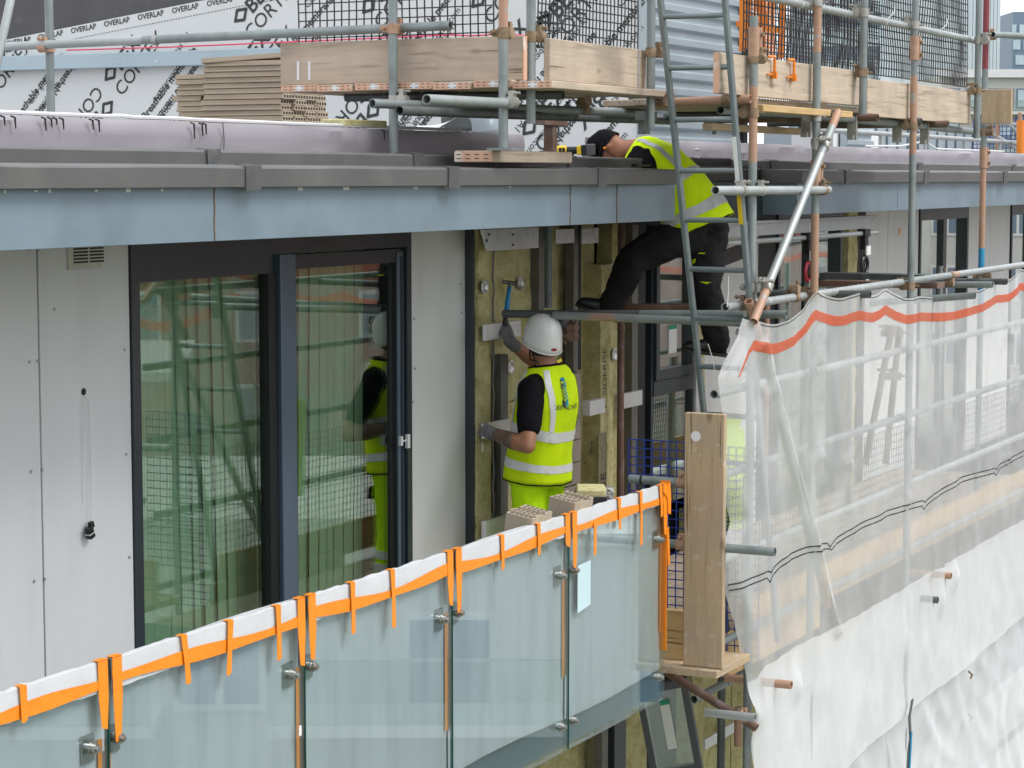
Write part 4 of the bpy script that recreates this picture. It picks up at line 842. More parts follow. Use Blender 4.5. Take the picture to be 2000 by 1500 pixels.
# ------------------------------------------------------------------ boards
def endpaint(o, a, b): MB().box(a, b).build('painted_end', 'endpaint', o)
def board(label, a, b, m, name='scaffold_board'): return MB().box(a, b).build(name, m, bev=.004, label=label, cat='board')
za, zb_ = 3.188, 3.412
o = board('long split toe board with two white paint strokes', (10.185, 5.085, za), (10.223, aX(550, 100, 10.2).y, zb_), 'woody', 'toe_board')
endpaint(o, (10.184, 5.078, za + .002), (10.224, 5.0848, zb_ - .002))
for px in (582, 604): q = aX(px, 138, 10.184); MB().box((10.1825, q.y - .008, q.z - .05), (10.1845, q.y + .006, q.z + .05)).build('paint_stroke', 'white', o)
o = board('toe board along the landing with a metal strap near its end', (10.30, 4.985, za), (XY(1261, 4.985), 5.023, zb_ - .01), 'woodx', 'toe_board'); x = XY(1244, 4.985); MB().box((x, 4.982, za), (x + .02, 4.9845, zb_ - .012)).build('strap', 'plate', o)
for k in range(7):
    y1 = 6.50 - k * .232; y0 = y1 - .222
    if y0 < 4.85: break
    dz = random.uniform(-.008, .004); o = board(['landing board nearest the plank stacks, orange end', 'second landing board from the plank stacks', 'third landing board from the plank stacks', 'middle landing board behind the clamped upright', 'third landing board from the landing corner', 'second landing board from the landing corner', 'landing board with orange end along the outer edge'][k], (10.12 + random.uniform(-.01, .02), y0, 3.147 + dz), (11.62, y1, 3.185 + dz), 'woodx')
    o['group'] = 'landing boards'
    endpaint(o, (10.10, y0 + .003, 3.149 + dz), (10.1195, y1 - .003, 3.183 + dz)) if False else None
    x0 = min(v.co.x for v in o.data.vertices) + o.location.x
    MB().box((x0 - .002, y0 + .003, 3.149 + dz), (x0 - .0003, y1 - .003, 3.183 + dz)).build('painted_end', 'endpaint', o)
    MB().box((x0 - .003, y0 + .08, 3.152 + dz), (x0 - .0022, y0 + .13, 3.18 + dz)).build('label_patch', 'white', o)
    for j in range(6):
        for zz in (3.157, 3.174): MB().box((x0 - .0036, y0 + .014 + j * .034, zz + dz), (x0 - .0031, y0 + .030 + j * .034, zz + .003 + dz)).build('stamp', 'print', o)
tips = []
o = board('front toe board carrying two orange hook clamps', (XY(1404, 4.44), 4.44, 3.145), (XY(1690, 4.44), 4.478, 3.365), 'woodx', 'toe_board'); x = XY(1404, 4.44)
MB().box((x - .003, 4.442, 3.147), (x - .0003, 4.476, 3.363)).build('painted_end', 'endpaint', o)
o2 = board('front toe board with a long crack towards its far end', (XY(1692, 4.44), 4.44, 3.085), (XY(1894, 4.44), 4.478, 3.325), 'woodx', 'toe_board')
board('end toe board fixed across the far corner', (XY(1914, 4.5), 4.50, 3.10), (XY(1914, 4.5) + .04, 4.27, 3.36), 'plyz', 'toe_board')
for k in range(4):
    y0 = 4.50 + k * .232
    board(['front platform board beside the front toe boards', 'second front platform board in from the toe boards', 'third front platform board in from the toe boards', 'innermost front platform board'][k], (11.6 + .1 * k, y0, 3.105), (16.2 + .05 * k, y0 + .224, 3.143), 'woodx')['group'] = 'front platform boards'
for k in range(2): board(['short board with metal banded end above the brace', 'short dark timber under the front boards'][k], (XY(1480, 4.40), 4.37 + k * .3, 3.06 - k * .1), (XY(1655, 4.40), 4.435 + k * .3, 3.10 - k * .1), 'woodnx' if not k else 'plyx')
# orange hook clamps on the toe board
for n_, px in enumerate((1508, 1546)):
    q = aY(px, 112 + n_ * 6, 4.43); c = MB().path([q + Vector((-.06, .0, .0)), q + Vector((-.0, -.012, .004)), q + Vector((.012, -.012, -.006)), q + Vector((.012, -.012, -.11))], .0085, 8)
    c.obox(q + Vector((.012, -.012, -.10)), (.014, 0, 0), (0, .014, 0), (0, 0, .02)); c.tube(q + Vector((-.07, .0, -.097)), q + Vector((.05, -.012, -.10)), .006, 6, False)
    c.build('hook_clamp', 'mesho', smooth=True, label=['orange hook clamp nearer the ladder', 'orange hook clamp nearer the brace'][n_], cat='clamp')
# ledgers and transoms under the front platform
tube('rail under the front platform boards', aY(1480, 214, 4.52), aY(1902, 257, 4.52), 'galv')
for k, px in enumerate((1628, 1715, 1800, 1852)):
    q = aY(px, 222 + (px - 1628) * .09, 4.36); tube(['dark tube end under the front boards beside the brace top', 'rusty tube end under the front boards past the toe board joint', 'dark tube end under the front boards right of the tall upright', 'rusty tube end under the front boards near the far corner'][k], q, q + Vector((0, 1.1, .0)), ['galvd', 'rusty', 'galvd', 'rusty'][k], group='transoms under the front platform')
    p = q + Vector((-.03, .16, -.05)); MB().box((p.x - .015, p.y - .03, p.z - .09), (p.x + .015, p.y + .03, p.z + .06)).box((p.x - .05, p.y - .02, p.z - .09), (p.x + .02, p.y + .02, p.z - .06)).build('board_clip', 'clamp', label=['steel hook bracket under the front boards beside the brace top', 'steel hook bracket left of the tall sleeved upright', 'steel hook bracket right of the tall sleeved upright', 'steel hook bracket nearest the far corner'][k], cat='bracket', group='hook brackets under the front platform')
# lower lift: boards the hammering worker stands on, toe board and uprights at the balcony end
for k in range(6):
    y0 = 4.72 + k * .232; board(['outermost lower platform board beyond the balcony end', 'second lower platform board from the netting', 'third lower platform board from the netting', 'third lower platform board from the wool wall', 'second lower platform board from the wool wall', 'lower platform board next to the wool wall'][k], (10.84 + .03 * (k % 3), y0, -.042), (20, y0 + .224, -.004), 'woodx')['group'] = 'lower platform boards'
a, b = aX(1340, 805, 10.97), aX(1413, 1300, 10.97)
o = board('stained plank standing upright at the balcony end', (10.95, b.y, aX(1376, 1302, 10.97).z), (10.99, a.y, a.z), 'plyz'); q = aX(1359, 852, 10.949); MB().tube(q, q + EX * -.001, .028, 18, False).build('paint_spot', 'white', o)
board('new timber board behind the upright plank', (11.05, aX(1338, 1200, 11.05).y, aX(1320, 1290, 11.05).z), (11.09, aX(1290, 1200, 11.05).y, aX(1320, 1192, 11.05).z), 'woodny')
for k, (p0, p1, y) in enumerate(((1322, 1404, 1305), (1285, 1322, 1300))):
    a, b = aX(p0, y, 10.93), aX(p1, y, 10.93); o = board(['short board end below the upright plank', 'board end tucked behind the balustrade foot'][k], (10.9, b.y, a.z - .03), (11.4, a.y, a.z + .012), 'plyx')
a, b = aY(1417, 1240, 4.58), aY(1440, 1310, 4.58); o = board('toe board end with orange paint beside the netting edge', (a.x, 4.56, b.z), (a.x + 1.6, 4.60, a.z), 'woodnx', 'toe_board'); MB().box((a.x - .003, 4.562, b.z + .002), (a.x - .0003, 4.598, a.z - .002)).build('painted_end', 'endpaint', o)
for k, (x0, x1) in enumerate(((11.95, 14.2), (14.21, 17.2), (17.21, 22))): board(['timber toe board behind the netting near its corner', 'middle timber toe board behind the netting', 'far timber toe board behind the netting'][k], (x0, 4.52, .02), (x1, 4.56, .245), 'woodnx', 'toe_board')

# ------------------------------------------------------------------ plastic mesh guards
def meshguard(label, org, du, dv, nu, nv, cell, m, th=.006, sag=0, edge=True, cat='mesh guard'):
    org, du, dv = Vector(org), Vector(du).normalized(), Vector(dv).normalized(); nn = du.cross(dv); mb = MB(); U, V = nu * cell, nv * cell
    def P(a, b): return org + du * a + dv * b + nn * sag * noise.noise(Vector((a * 2.3, b * 2.3, org.x))) + du * sag * .25 * noise.noise(Vector((a * 3, b * 6, 7)))
    def strip(p, q, side):
        d = (q - p); mb.obox((p + q) / 2, d / 2, side * th * .5, nn * th * .4)
    for i in range(nu + 1):
        for j in range(0, nv, 2): strip(P(i * cell, j * cell), P(i * cell, min(V, (j + 2) * cell)), du)
    for j in range(nv + 1):
        for i in range(0, nu, 2): strip(P(i * cell, j * cell), P(min(U, (i + 2) * cell), j * cell), dv)
    return mb.build('mesh_guard', m, label=label, cat=cat)
q = aX(583, 92, 10.26); meshguard('black mesh guard behind the long split toe board', q, -EY, EZ, 26, 14, .0455, 'meshb', .0062, .02)
meshguard('black mesh guard along the landing beside the ladder', (10.32, 5.06, 3.36), EX, EZ, 28, 14, .0445, 'meshb', .0062, .02)
q = aY(1452, 112, 4.50); meshguard('long black mesh guard behind the front toe boards', q, EX, EZ, 92, 16, .0505, 'meshb', .0075, .03)
meshguard('second black mesh guard behind the long front one', (15.15, 5.75, 3.14), EX, EZ, 60, 20, .0505, 'meshb', .007, .03)
q = aX(1226, 1190, 11.16); meshguard('blue mesh guard behind the taped balustrade end', q, -EY, EZ, 8, 20, .0475, 'meshblue', .0058, .008)
meshguard('blue mesh guard beside the upright plank inside the netting', aX(1404, 1290, 11.75), -EY, EZ, 5, 26, .0475, 'meshblue', .0055, .004)
meshguard('grey mesh guard low behind the netting', (11.75, 4.6, .25), EX, EZ, 150, 14, .05, 'meshb', .0045, .02)
# orange barrier folded behind the black mesh
q = aY(1452, 100, 4.75); og = thing('folding_barrier', 'orange plastic barrier gate behind the black mesh', 'barrier', q)
for k in range(3): MB().box(q + Vector((k * .42, .03 * k, 0)), q + Vector((k * .42 + .04, .03 * k + .03, 1.1))).build('post', 'mesho', og, bev=.004)
for k in range(20): MB().box(q + Vector((0.045 + k * .04, .03 + .004 * k, 0.02)), q + Vector((.051 + k * .04, .036 + .004 * k, 1.05))).build('bar', 'mesho', og)
for z in (.15, .5, .9): MB().box(q + Vector((.045, .06, z)), q + Vector((.85, .065, z + .03))).build('cross_bar', 'mesho', og)

# ------------------------------------------------------------------ ladder
La, Lb = aY(1290, 0, 4.75), aY(1374, 800, 4.75); Ra, Rb = aY(1416, 0, 4.39), aY(1462, 560, 4.39)
dl = (Lb - La).normalized(); dr = (Rb - Ra).normalized()
def onz(p, d, z): return p + d * ((z - p.z) / d.z)
lad = thing('ladder', 'grey aluminium ladder leaning between the two platforms', 'ladder', onz(Lb, dl, 0.0))
for p, d in ((La, dl), (Ra, dr)):
    a, b = onz(p, d, .0), onz(p, d, 4.5); dd = (b - a); s = EY * .013; f = dd.cross(EY).normalized() * .023
    MB().obox((a + b) / 2, dd / 2, s, f).build('stile', 'ladder', lad, bev=.004)
z = aY(1350, 530, 4.57).z
zs = [aY(1350, y, 4.57).z for y in (532, 432, 333, 232, 130, 30, -70, -170)]
zs = [zs[0] - .28 * k for k in (4, 3, 2, 1)] + zs
for z in zs:
    a, b = onz(La, dl, z), onz(Ra, dr, z); MB().tube(a, b, .0155, 10, False).build('rung', 'ladder', lad, smooth=True)
a = onz(Ra, dr, aY(1450, 400, 4.39).z); MB().obox(a + Vector((-.035, -.0, 0)), dr * .11, (0, .012, 0), (.001, 0, 0)).build('warning_label', 'yellow', lad)
a = onz(Ra, dr, aY(1446, 320, 4.39).z); MB().obox(a + Vector((-.035, -.0, 0)), dr * .15, (0, .012, 0), (.001, 0, 0)).build('label', 'paper', lad)

# ------------------------------------------------------------------ track with trolleys under the far eave
a, b = aY(1385, 470, 5.35), aY(1708, 428, 5.35); tr = thing('hoist_track', 'pale metal hoist track hung under the far roof edge', 'track', (a.x, 5.35, 2.0))
MB().box((a.x, 5.35, 2.30), (b.x, 5.40, 2.385)).box((a.x, 5.33, 2.385), (b.x, 5.43, 2.40)).build('beam', 'galvl', tr)
MB().tube((a.x, 5.33, 2.265), (b.x, 5.33, 2.265), .018, 10, False).build('rod', 'galvl', tr, smooth=True)
for px in (1578, 1688):
    x = XY(px, 5.33); h = MB().box((x - .06, 5.29, 2.24), (x + .06, 5.36, 2.30)).box((x - .03, 5.30, 2.14), (x + .04, 5.35, 2.24)).build('trolley', 'blackp', tr, bev=.006)
    MB().box((x - .05, 5.285, 2.10), (x + .05, 5.295, 2.17)).box((x - .06, 5.28, 1.86), (x + .0, 5.29, 1.96)).build('tag', 'paper', h)
    mb = MB(); n = 18; c = Vector((x - .02, 5.31, 2.02)); mb.path([c + Vector((math.cos(2 * math.pi * k / n) * .07, 0, math.sin(2 * math.pi * k / n) * .07)) for k in range(n + 1)], .014, 6); mb.build('cable_ring', 'emblem' if px < 1600 else 'blackp', h, smooth=True)
x = XY(1400, 5.9); MB().obox(aY(1425, 500, 5.9), (.45, 0, .05), (0, .01, 0), (0, 0, .055)).build('tape_band', 'black', label='black tape band across the pale panel by the ladder', cat='tape')

# ------------------------------------------------------------------ netting
def interp(tab, z):
    tab = sorted(tab)
    if z <= tab[0][0]: return tab[0][1]
    for (a, p), (b, q) in zip(tab, tab[1:]):
        if z <= b: return p + (q - p) * (z - a) / (b - a)
    return tab[-1][1]
YN = 4.30
LB = []
for px, py in ((1452, 618), (1440, 660), (1400, 722), (1404, 770), (1413, 830), (1407, 900), (1405, 955), (1424, 1020), (1398, 1085), (1404, 1140), (1428, 1215), (1449, 1320), (1456, 1400), (1462, 1520), (1470, 1800), (1480, 2300)):
    p = aY(px, py, 4.36); LB.append((p.z, p.x))
def ztop(X):
    ties = [XY(p, YN) for p in (1470, 1597, 1680, 1737, 1800, 1955, 1995)] + [19.4, 21, 22.5, 24, 26.5]
    zt = {0: 1.93, 1: 2.035, 2: 1.985, 3: 1.985, 4: 1.90, 5: 1.92, 6: 1.985}
    for i in range(len(ties) - 1):
        if ties[i] <= X <= ties[i + 1]:
            u = (X - ties[i]) / (ties[i + 1] - ties[i]); a, b = zt.get(i, 1.98), zt.get(i + 1, 1.98)
            return a + (b - a) * u - (.05 if i != 0 else .10) * math.sin(u * math.pi) * min(1, (ties[i + 1] - ties[i]))
    return _p.z + (1.93 - _p.z) * max(0, (X - _p.x) / (ties[0] - _p.x)) if X < ties[0] else 1.98
_p = aY(1400, 722, 4.36)
POKE = [(aY(1858, 1125, YN), .05), (aY(1832, 1172, YN), .04), (aY(1546, 1338, YN), .05), (aY(1475, 1402, YN), .05)]
def poke(X, Z): return -sum(h * math.exp(-(((X - p.x) / .07) ** 2 + ((Z - p.z) / .09) ** 2)) for p, h in POKE)
def hem(X):
    tab = [(aY(px, py, YN).x, aY(px, py, YN).z) for px, py in ((1560, 1560), (1640, 1500), (1775, 1382), (1870, 1310), (2000, 1195))]
    return interp(tab, X) if X < tab[-1][0] else tab[-1][1] + .05 * math.sin(X * 2)
STDX = [XY(p, 4.40) for p in (1470, 1593, 1782)] + [16.6, 18.6, 20.6]
TIEP = [(XY(1597, YN), 2.03), (XY(1500, YN), 1.5), (XY(1605, YN), 1.62), (XY(1780, YN), 1.55), (XY(1780, YN), 1.05), (XY(1780, YN), .55), (XY(1605, YN), 1.05), (XY(1665, YN), 0.95), (17.0, 1.5), (17.0, .55)]
def netY(X, Z, k=0):
    d = .020 * noise.noise(Vector((X * 2.2, Z * .5, 3 + k))) + .010 * noise.noise(Vector((X * 7 + Z * 2.5, Z * .9, 1 + k))) + .004 * noise.noise(Vector((X * 21 - Z * 6, Z * 3, 9 + k)))
    for tx, tz in TIEP:
        dx, dz = X - tx, Z - tz; r2 = math.hypot(dx, dz)
        if r2 < .9: d += -.022 * math.exp(-(r2 / .05) ** 2) + .007 * math.exp(-r2 / .22) * math.sin(math.atan2(dz, dx) * 5 + tx * 3) * min(1, r2 / .08)
    return d
def brace(X, Z):                                    # the brace pushes the net outwards
    a, b = aY(1495, 700, YN), aY(1616, 1185, YN); xl = a.x + (b.x - a.x) * (a.z - Z) / (a.z - b.z)
    return -.035 * math.exp(-((X - xl) / .05) ** 2) if b.z - .2 < Z < a.z + .1 else 0
def netfn(zlo, k, Y0):
    def fn(u, v, zt=None):
        X = Xr = 11.2 + 14 * u ** 1.25
        for _ in range(4):
            zt = ztop(Xr); zb = zlo(Xr); Z = zt + (zb - zt) * v; XL = interp(LB, Z); Xr = XL + (X - 11.2) * (25.2 - XL) / 14
        s = Xr - XL; wrap = .06 * max(0, 1 - s / .13) ** 1.3
        return Vector((Xr, Y0 + wrap + netY(Xr, Z, k) + brace(Xr, Z) + poke(Xr, Z) - .03 * v, Z))
    return fn
nf = netfn(hem, 0, YN)
net = thing('scaffold_netting', 'translucent white scaffold netting with an orange band along its top', 'netting', (15, YN, -1))
MB().grid(nf, 260, 110).build('net_sheet', 'net', net, smooth=2)
def banded(v0, v1, off, nu=260):
    def fn(u, v):
        u = .024 + .976 * u; p = nf(u, 0); zt = p.z; zb = hem(p.x); vv = (v0 + (v1 - v0) * v) / (zt - zb); q = nf(u, vv); return q + Vector((0, off, 0))
    return fn
MB().grid(banded(.108, .168, -.003), 260, 3).build('orange_band', 'netred', net, smooth=2)
MB().grid(banded(.012, .017, -.002), 260, 1).build('hem_cord', 'netblk', net)
def thread(z0):
    pts = []
    X = interp(LB, z0) + .03
    while X < 24:
        sg = 0
        for i in range(len(STDX) - 1):
            if STDX[i] <= X <= STDX[i + 1]: uu = (X - STDX[i]) / (STDX[i + 1] - STDX[i]); sg = .035 * math.sin(uu * math.pi) - .04 * math.exp(-uu * 30)
        Z = z0 + sg; XL = interp(LB, Z); s = X - XL; pts.append((X, YN + .06 * max(0, 1 - s / .13) ** 1.3 + netY(X, Z) + brace(X, Z) - .014, Z)); X += .05
    MB().path(pts, .0045, 5).build('black_thread', 'netblk', net)
thread(.50); thread(.465)
# the denser sheet below, overlapped by the netting
def top2(X):
    tab = [(aY(px, py, YN + .07).x, aY(px, py, YN + .07).z) for px, py in ((1445, 1338), (1500, 1300), (1560, 1262), (1640, 1222), (1700, 1190), (1790, 1135), (2000, 1015))]
    return interp(tab, X) + .015 * noise.noise(Vector((X * 5, 2, 2)))
def sheet2(u, v):
    X = 11.2 + 14 * u ** 1.25; zt = top2(X); Z = zt + (-3.4 - zt) * v; XL = interp(LB, Z) + .01; Xr = XL + (X - 11.2) * (25.2 - XL) / 14; zt = top2(Xr); Z = zt + (-3.4 - zt) * v
    s = Xr - XL; wrap = 0
    f = .05 * noise.noise(Vector((Xr * 3.2 + Z * 1.6, Z * .6, 31))) + .016 * noise.noise(Vector((Xr * 8 - Z * 3.0, Z * .9, 12))) + .05 * abs(noise.noise(Vector((Xr * 2.6 + Z * 2.2, Z * 1.3 - Xr, 5)))) - .024 * abs(noise.noise(Vector((Xr * 3.2 - Z * 2.6, Z * .7, 21)))); f *= min(1, .25 + (zt - Z) * 1.6)
    return Vector((Xr, YN + .03 + .045 * min(1, s / .5) + wrap + f + poke(Xr, Z) - .05 * v, Z))
sh = thing('white_sheeting', 'white sheeting hanging in folds below the netting', 'sheeting', (15, YN + .07, -3.4))
MB().grid(sheet2, 260, 90).build('sheet', 'netd', sh, smooth=2)
for px, py in ((1893, 1318), (1893, 1400), (1603, 1310), (1826, 1292)):
    q = aY(px, py, YN); MB().path([q + Vector((-.02, 0, .03)), q + Vector((.01, -.02, 0)), q + Vector((-.005, -.01, -.03))], .008, 6).build('tie', 'clampr' if px > 1850 and py < 1350 else 'cord', sh)
# strap hanging in front of the sheeting
st = thing('hanging_strap', 'dark strap with a blue end hanging through the sheeting', 'strap', aY(1775, 1500, 4.22))
ps = [aY(px, py, 4.22) for px, py in ((1783, 1366), (1777, 1400), (1779, 1440), (1775, 1470), (1772, 1530))]
mb = MB(); mb.rings([[p + Vector((-.022, 0, 0)), p + Vector((.022, 0, 0)), p + Vector((.022, .006, 0)), p + Vector((-.022, .006, 0))] for p in ps]); mb.build('webbing', 'galvd', st)
ps = [aY(px, py, 4.21) for px, py in ((1781, 1430), (1779, 1470), (1775, 1540))]
mb = MB(); mb.rings([[p + Vector((-.008, 0, 0)), p + Vector((.016, 0, 0)), p + Vector((.016, .006, 0)), p + Vector((-.008, .006, 0))] for p in ps]); mb.build('blue_end', 'bluep', st)
# cable ties at the tube ends
for lb, a, b in (('thin white cable tie on the tube end above the netting corner', (1420, 600), (1423, 540)), ('thin white cable tie curling at the open tube end', (1396, 722), (1383, 672))):
    p, q = aY(*a, 4.44), aY(*b, 4.44); MB().path([p, p.lerp(q, .5) + Vector((.01, 0, 0)), q], .0028, 5).build('cable_tie', 'cord', label=lb, cat='cable tie')
# hi-vis jacket hung behind the netting
def jk(u, v):
    a = aY(1412 + 46 * u, 840 + 195 * v - 22 * math.sin(u * math.pi) * (1 - v), 4.75); return a + Vector((0, .03 * math.sin(u * 9 + v * 2) + .02 * noise.noise(Vector((u * 4, v * 4, 2))), 0))
jo = MB().grid(jk, 14, 14); n_ = len(jo.v); jo.grid(lambda u, v: jk(u, v) + Vector((.02, .05, 0)), 14, 14); jo.build('hi_vis_jacket', 'hivis', smooth=2, label='lime hi-vis jacket hung behind the blue mesh inside the netting', cat='jacket')
# leaning window unit below the balcony
cs = [aX(1240, 1345, 12.4), aX(1340, 1325, 12.4), aX(1380, 1463, 12.7), aX(1275, 1530, 12.7)]
lw = thing('leaning_window', 'dark framed window unit leaning against the wall below the balcony', 'window', cs[3])
uu = (cs[1] - cs[0]); vv = (cs[3] - cs[0]); nn = uu.cross(vv).normalized() * .035
def LP(a, b): return cs[0] + uu * a + vv * b
for a0, b0, a1, b1 in ((0, 0, .13, 1), (.87, 0, 1, 1), (.13, 0, .87, .08), (.13, .88, .87, 1)):
    MB().poly([LP(a0, b0), LP(a1, b0), LP(a1, b1), LP(a0, b1)], nn).build('frame', 'frame', lw)
MB().poly([LP(.13, .08), LP(.87, .08), LP(.87, .88), LP(.13, .88)], nn * .3).build('pane', 'glassw', lw)
MB().poly([LP(.42, .22), LP(.60, .22), LP(.60, .68), LP(.42, .68)], nn * -.05).build('sticker', 'paper', lw); MB().poly([LP(.42, .17), LP(.60, .17), LP(.60, .22), LP(.42, .22)], nn * -.05).build('sticker_band', 'green', lw)
for k, (a, b) in enumerate((((1375, 1455), (1400, 1440)), ((1412, 1432), (1460, 1404)))): 
    p, q = aY(*a, 6.1), aY(*b, 6.1); MB().obox((p + q) / 2, (q - p) / 2, (0, .01, 0), (0, 0, .04)).build('white_batten', 'white', label=['short white batten on the lower wall by the leaning window', 'white batten on the lower wall by the dark upright tube'][k], cat='batten')
# ================================================================== the two workers
class Torso:                                        # a smooth trunk: spine of (point, half width, half depth), lateral axis
    def __init__(s, sp, lat, fwd_hint): s.sp = [(Vector(p), a, b) for p, a, b in sp]; s.lat = Vector(lat).normalized(); s.fh = Vector(fwd_hint)
    def at(s, u):
        n = len(s.sp) - 1; u = max(0, min(.9999, u)) * n; i = int(u); t = u - i; g = lambda k: s.sp[max(0, min(n, k))]
        def cr(a, b, c, d): return .5 * ((2 * b) + (c - a) * t + (2 * a - 5 * b + 4 * c - d) * t * t + (3 * b - a - 3 * c + d) * t ** 3)
        P = [g(i - 1), g(i), g(i + 1), g(i + 2)]
        p = cr(*[q[0] for q in P]); a = cr(*[q[1] for q in P]); b = cr(*[q[2] for q in P])
        tn = (g(i + 2)[0] - g(i - 1)[0]).normalized(); l = (s.lat - tn * s.lat.dot(tn)).normalized(); f = l.cross(tn) if l.cross(tn).dot(s.fh) > 0 else tn.cross(l)
        return p, a, b, l, f
    def S(s, u, ang, off=0):                        # ang 0 = right side, 90 = front, 270 = back
        p, a, b, l, f = s.at(u); c, d = math.cos(R(ang)), math.sin(R(ang)); e = .82
        cc = math.copysign(abs(c) ** e, c); dd = math.copysign(abs(d) ** e, d)
        return p + l * cc * (a + off) + f * dd * (b + off)
    def mesh(s, mb, u0, u1, off=0, nu=16, na=40, cap=True):
        mb.rings([[s.S(u0 + (u1 - u0) * i / nu, 360 * j / na, off) for j in range(na)] for i in range(nu + 1)], True, cap, cap); return mb
    def shell(s, u0, u1, o0, o1, nu=30, na=64, wr=.004, seed=1):   # cloth tube with thickness
        def W(q): return noise.noise_vector(q * 8 + Vector((seed, 0, 0))) * wr + noise.noise_vector(q * 19) * wr * .4
        out_, inn = [], []
        for i in range(nu + 1):
            u = u0 + (u1 - u0) * i / nu; a_, b_ = [], []
            for j in range(na):
                q = s.S(u, 360 * j / na, o1); w = W(q); a_.append(q + w); b_.append(s.S(u, 360 * j / na, o0) + w)
            out_.append(a_); inn.append(b_)
        return MB().rings(list(reversed(inn)) + out_, True, False, False), W
    def patch(s, mb, fn, nu, nv, off, W=None):      # fn(i,j)->(u,ang)
        def g(a, b):
            u, an = fn(a, b); q = s.S(u, an, off)
            return q + (W(s.S(u, an, off - .003)) if W else Vector())
        k = len(mb.v); mb.grid(g, nu, nv); n = len(mb.v) - k; return mb
def hand(mb, Wp, F, N, side, curls, thumbdir=None, spread=.0):
    Wp, F, N = Vector(Wp), Vector(F).normalized(), Vector(N); N = (N - F * N.dot(F)).normalized(); Sd = F.cross(N) * side
    for i in range(4):
        o = (.030 - .0205 * i); b0 = Wp + Sd * o * .55 + F * .005; k = Wp + Sd * o + F * (.088 - .004 * abs(i - 1))
        mb.capsule([b0, k], [.0155, .0125], 10)
        L_ = [(.044, .027, .021), (.048, .030, .022), (.045, .028, .021), (.036, .021, .018)][i]; a = 0; p = k; pts = [k]
        for j, l in enumerate(L_): a += curls[i] * (1, 1.1, .8)[j]; d = F * math.cos(a) + N * math.sin(a) + Sd * spread * (1.5 - i); p = p + d.normalized() * l; pts.append(p)
        mb.capsule(pts, [.0112, .0102, .0094, .0086], 10)
    td = Vector(thumbdir) if thumbdir is not None else (F * .6 + Sd * .8 + N * .45); td.normalize(); b0 = Wp + F * .022 + Sd * .03; p1 = b0 + td * .042; p2 = p1 + (td + F * .5 + N * .2).normalized() * .032; p3 = p2 + (td * .5 + F * .8 + N * .3).normalized() * .026
    mb.capsule([b0, p1, p2, p3], [.016, .0135, .0118, .0102], 10); return mb
def boot(mb, ank, toe, up, w=.05):
    ank, toe, up = Vector(ank), Vector(toe), Vector(up).normalized(); f = (toe - ank); f = (f - up * f.dot(up)); L_ = f.length; f.normalize(); s = f.cross(up); g = ank - up * .085
    rs = []
    for t, wd, h0, h1 in ((-.07, .028, .0, .05), (-.06, .036, 0, .09), (-.02, .040, 0, .12), (.04, .042, 0, .105), (.10, .047, 0, .075), (.15, .049, 0, .062), (.185, .042, .002, .05), (.21, .026, .006, .03)):
        rs.append([g + f * t + s * wd * math.copysign(abs(math.cos(a)) ** .7, math.cos(a)) + up * (h0 + (h1 - h0) * (.5 + .5 * math.sin(a))) for a in [2 * math.pi * j / 14 for j in range(14)]])
    mb.rings(rs); mb.capsule([ank - up * .03, ank + up * .09], [.048, .052], 14)
    return mb
def sole(mb, ank, toe, up):
    ank, toe, up = Vector(ank), Vector(toe), Vector(up).normalized(); f = (toe - ank); f = (f - up * f.dot(up)); f.normalize(); s = f.cross(up); g = ank - up * .098; rs = []
    for t, wd in ((-.078, .03), (-.06, .042), (0, .045), (.06, .044), (.13, .052), (.18, .047), (.213, .028)):
        rs.append([g + f * t + s * wd * a + up * b for a, b in ((-1, 0), (1, 0), (1, .022), (-1, .022))])
    return mb.rings(rs)

# ------------------------------------------------------------------ worker with the hammer
B1 = Vector((11.95, 5.83, 0.0))
def w1(x, y, z): return B1 + Vector((x, y, z))
T1 = Torso([(w1(0, .035, .86), .222, .175), (w1(0, .03, .97), .218, .170), (w1(0, .012, 1.10), .208, .160), (w1(0, -.012, 1.25), .215, .158), (w1(0, -.03, 1.38), .222, .152), (w1(0, -.034, 1.47), .212, .132), (w1(0, -.03, 1.535), .165, .108), (w1(0, -.022, 1.585), .095, .082)], (1, 0, 0), (0, 1, 0))
hc = w1(.005, .005, 1.715); haz = R(56); hf = Vector((math.cos(haz), math.sin(haz), 0)); tl_ = R(13)
HF = (hf * math.cos(tl_) + EZ * math.sin(tl_)).normalized(); HU = (EZ * math.cos(tl_) - hf * math.sin(tl_)).normalized(); HR = HF.cross(HU)
Ls, Le, Lw = w1(-.195, -.02, 1.455), aY(1031, 872, B1.y - .10), aY(962, 846, B1.y + .17)
Rs, Re, Rw = w1(.195, -.0, 1.455), w1(.35, .22, 1.56), aY(996, 668, B1.y + .265)
mb = MB(); T1.mesh(mb, .08, .999, -.035)
mb.capsule([w1(0, -.03, 1.52), w1(.0, -.01, 1.64)], [.062, .058]); mb.ellipsoid(hc, HR * .077, HF * .098, HU * .118, 20, 14)
mb.ellipsoid(hc + HF * .035 - HU * .06, HR * .055, HF * .07, HU * .065)                                   # jaw
mb.ellipsoid(hc + HF * .105 - HU * .012, HR * .014, HF * .02, HU * .028)                                  # nose
for s in (-1, 1): mb.ellipsoid(hc + HR * .079 * s - HU * .012 - HF * .012, HR * .01, HF * .018, HU * .03)  # ears
for s in (-1, 1): mb.ellipsoid(hc + HF * .092 + HR * .03 * s + HU * .012, HR * .014, HF * .01, HU * .009)
mb.capsule([hc + HF * .098 - HU * .052 - HR * .02, hc + HF * .098 - HU * .052 + HR * .02], [.007, .007])
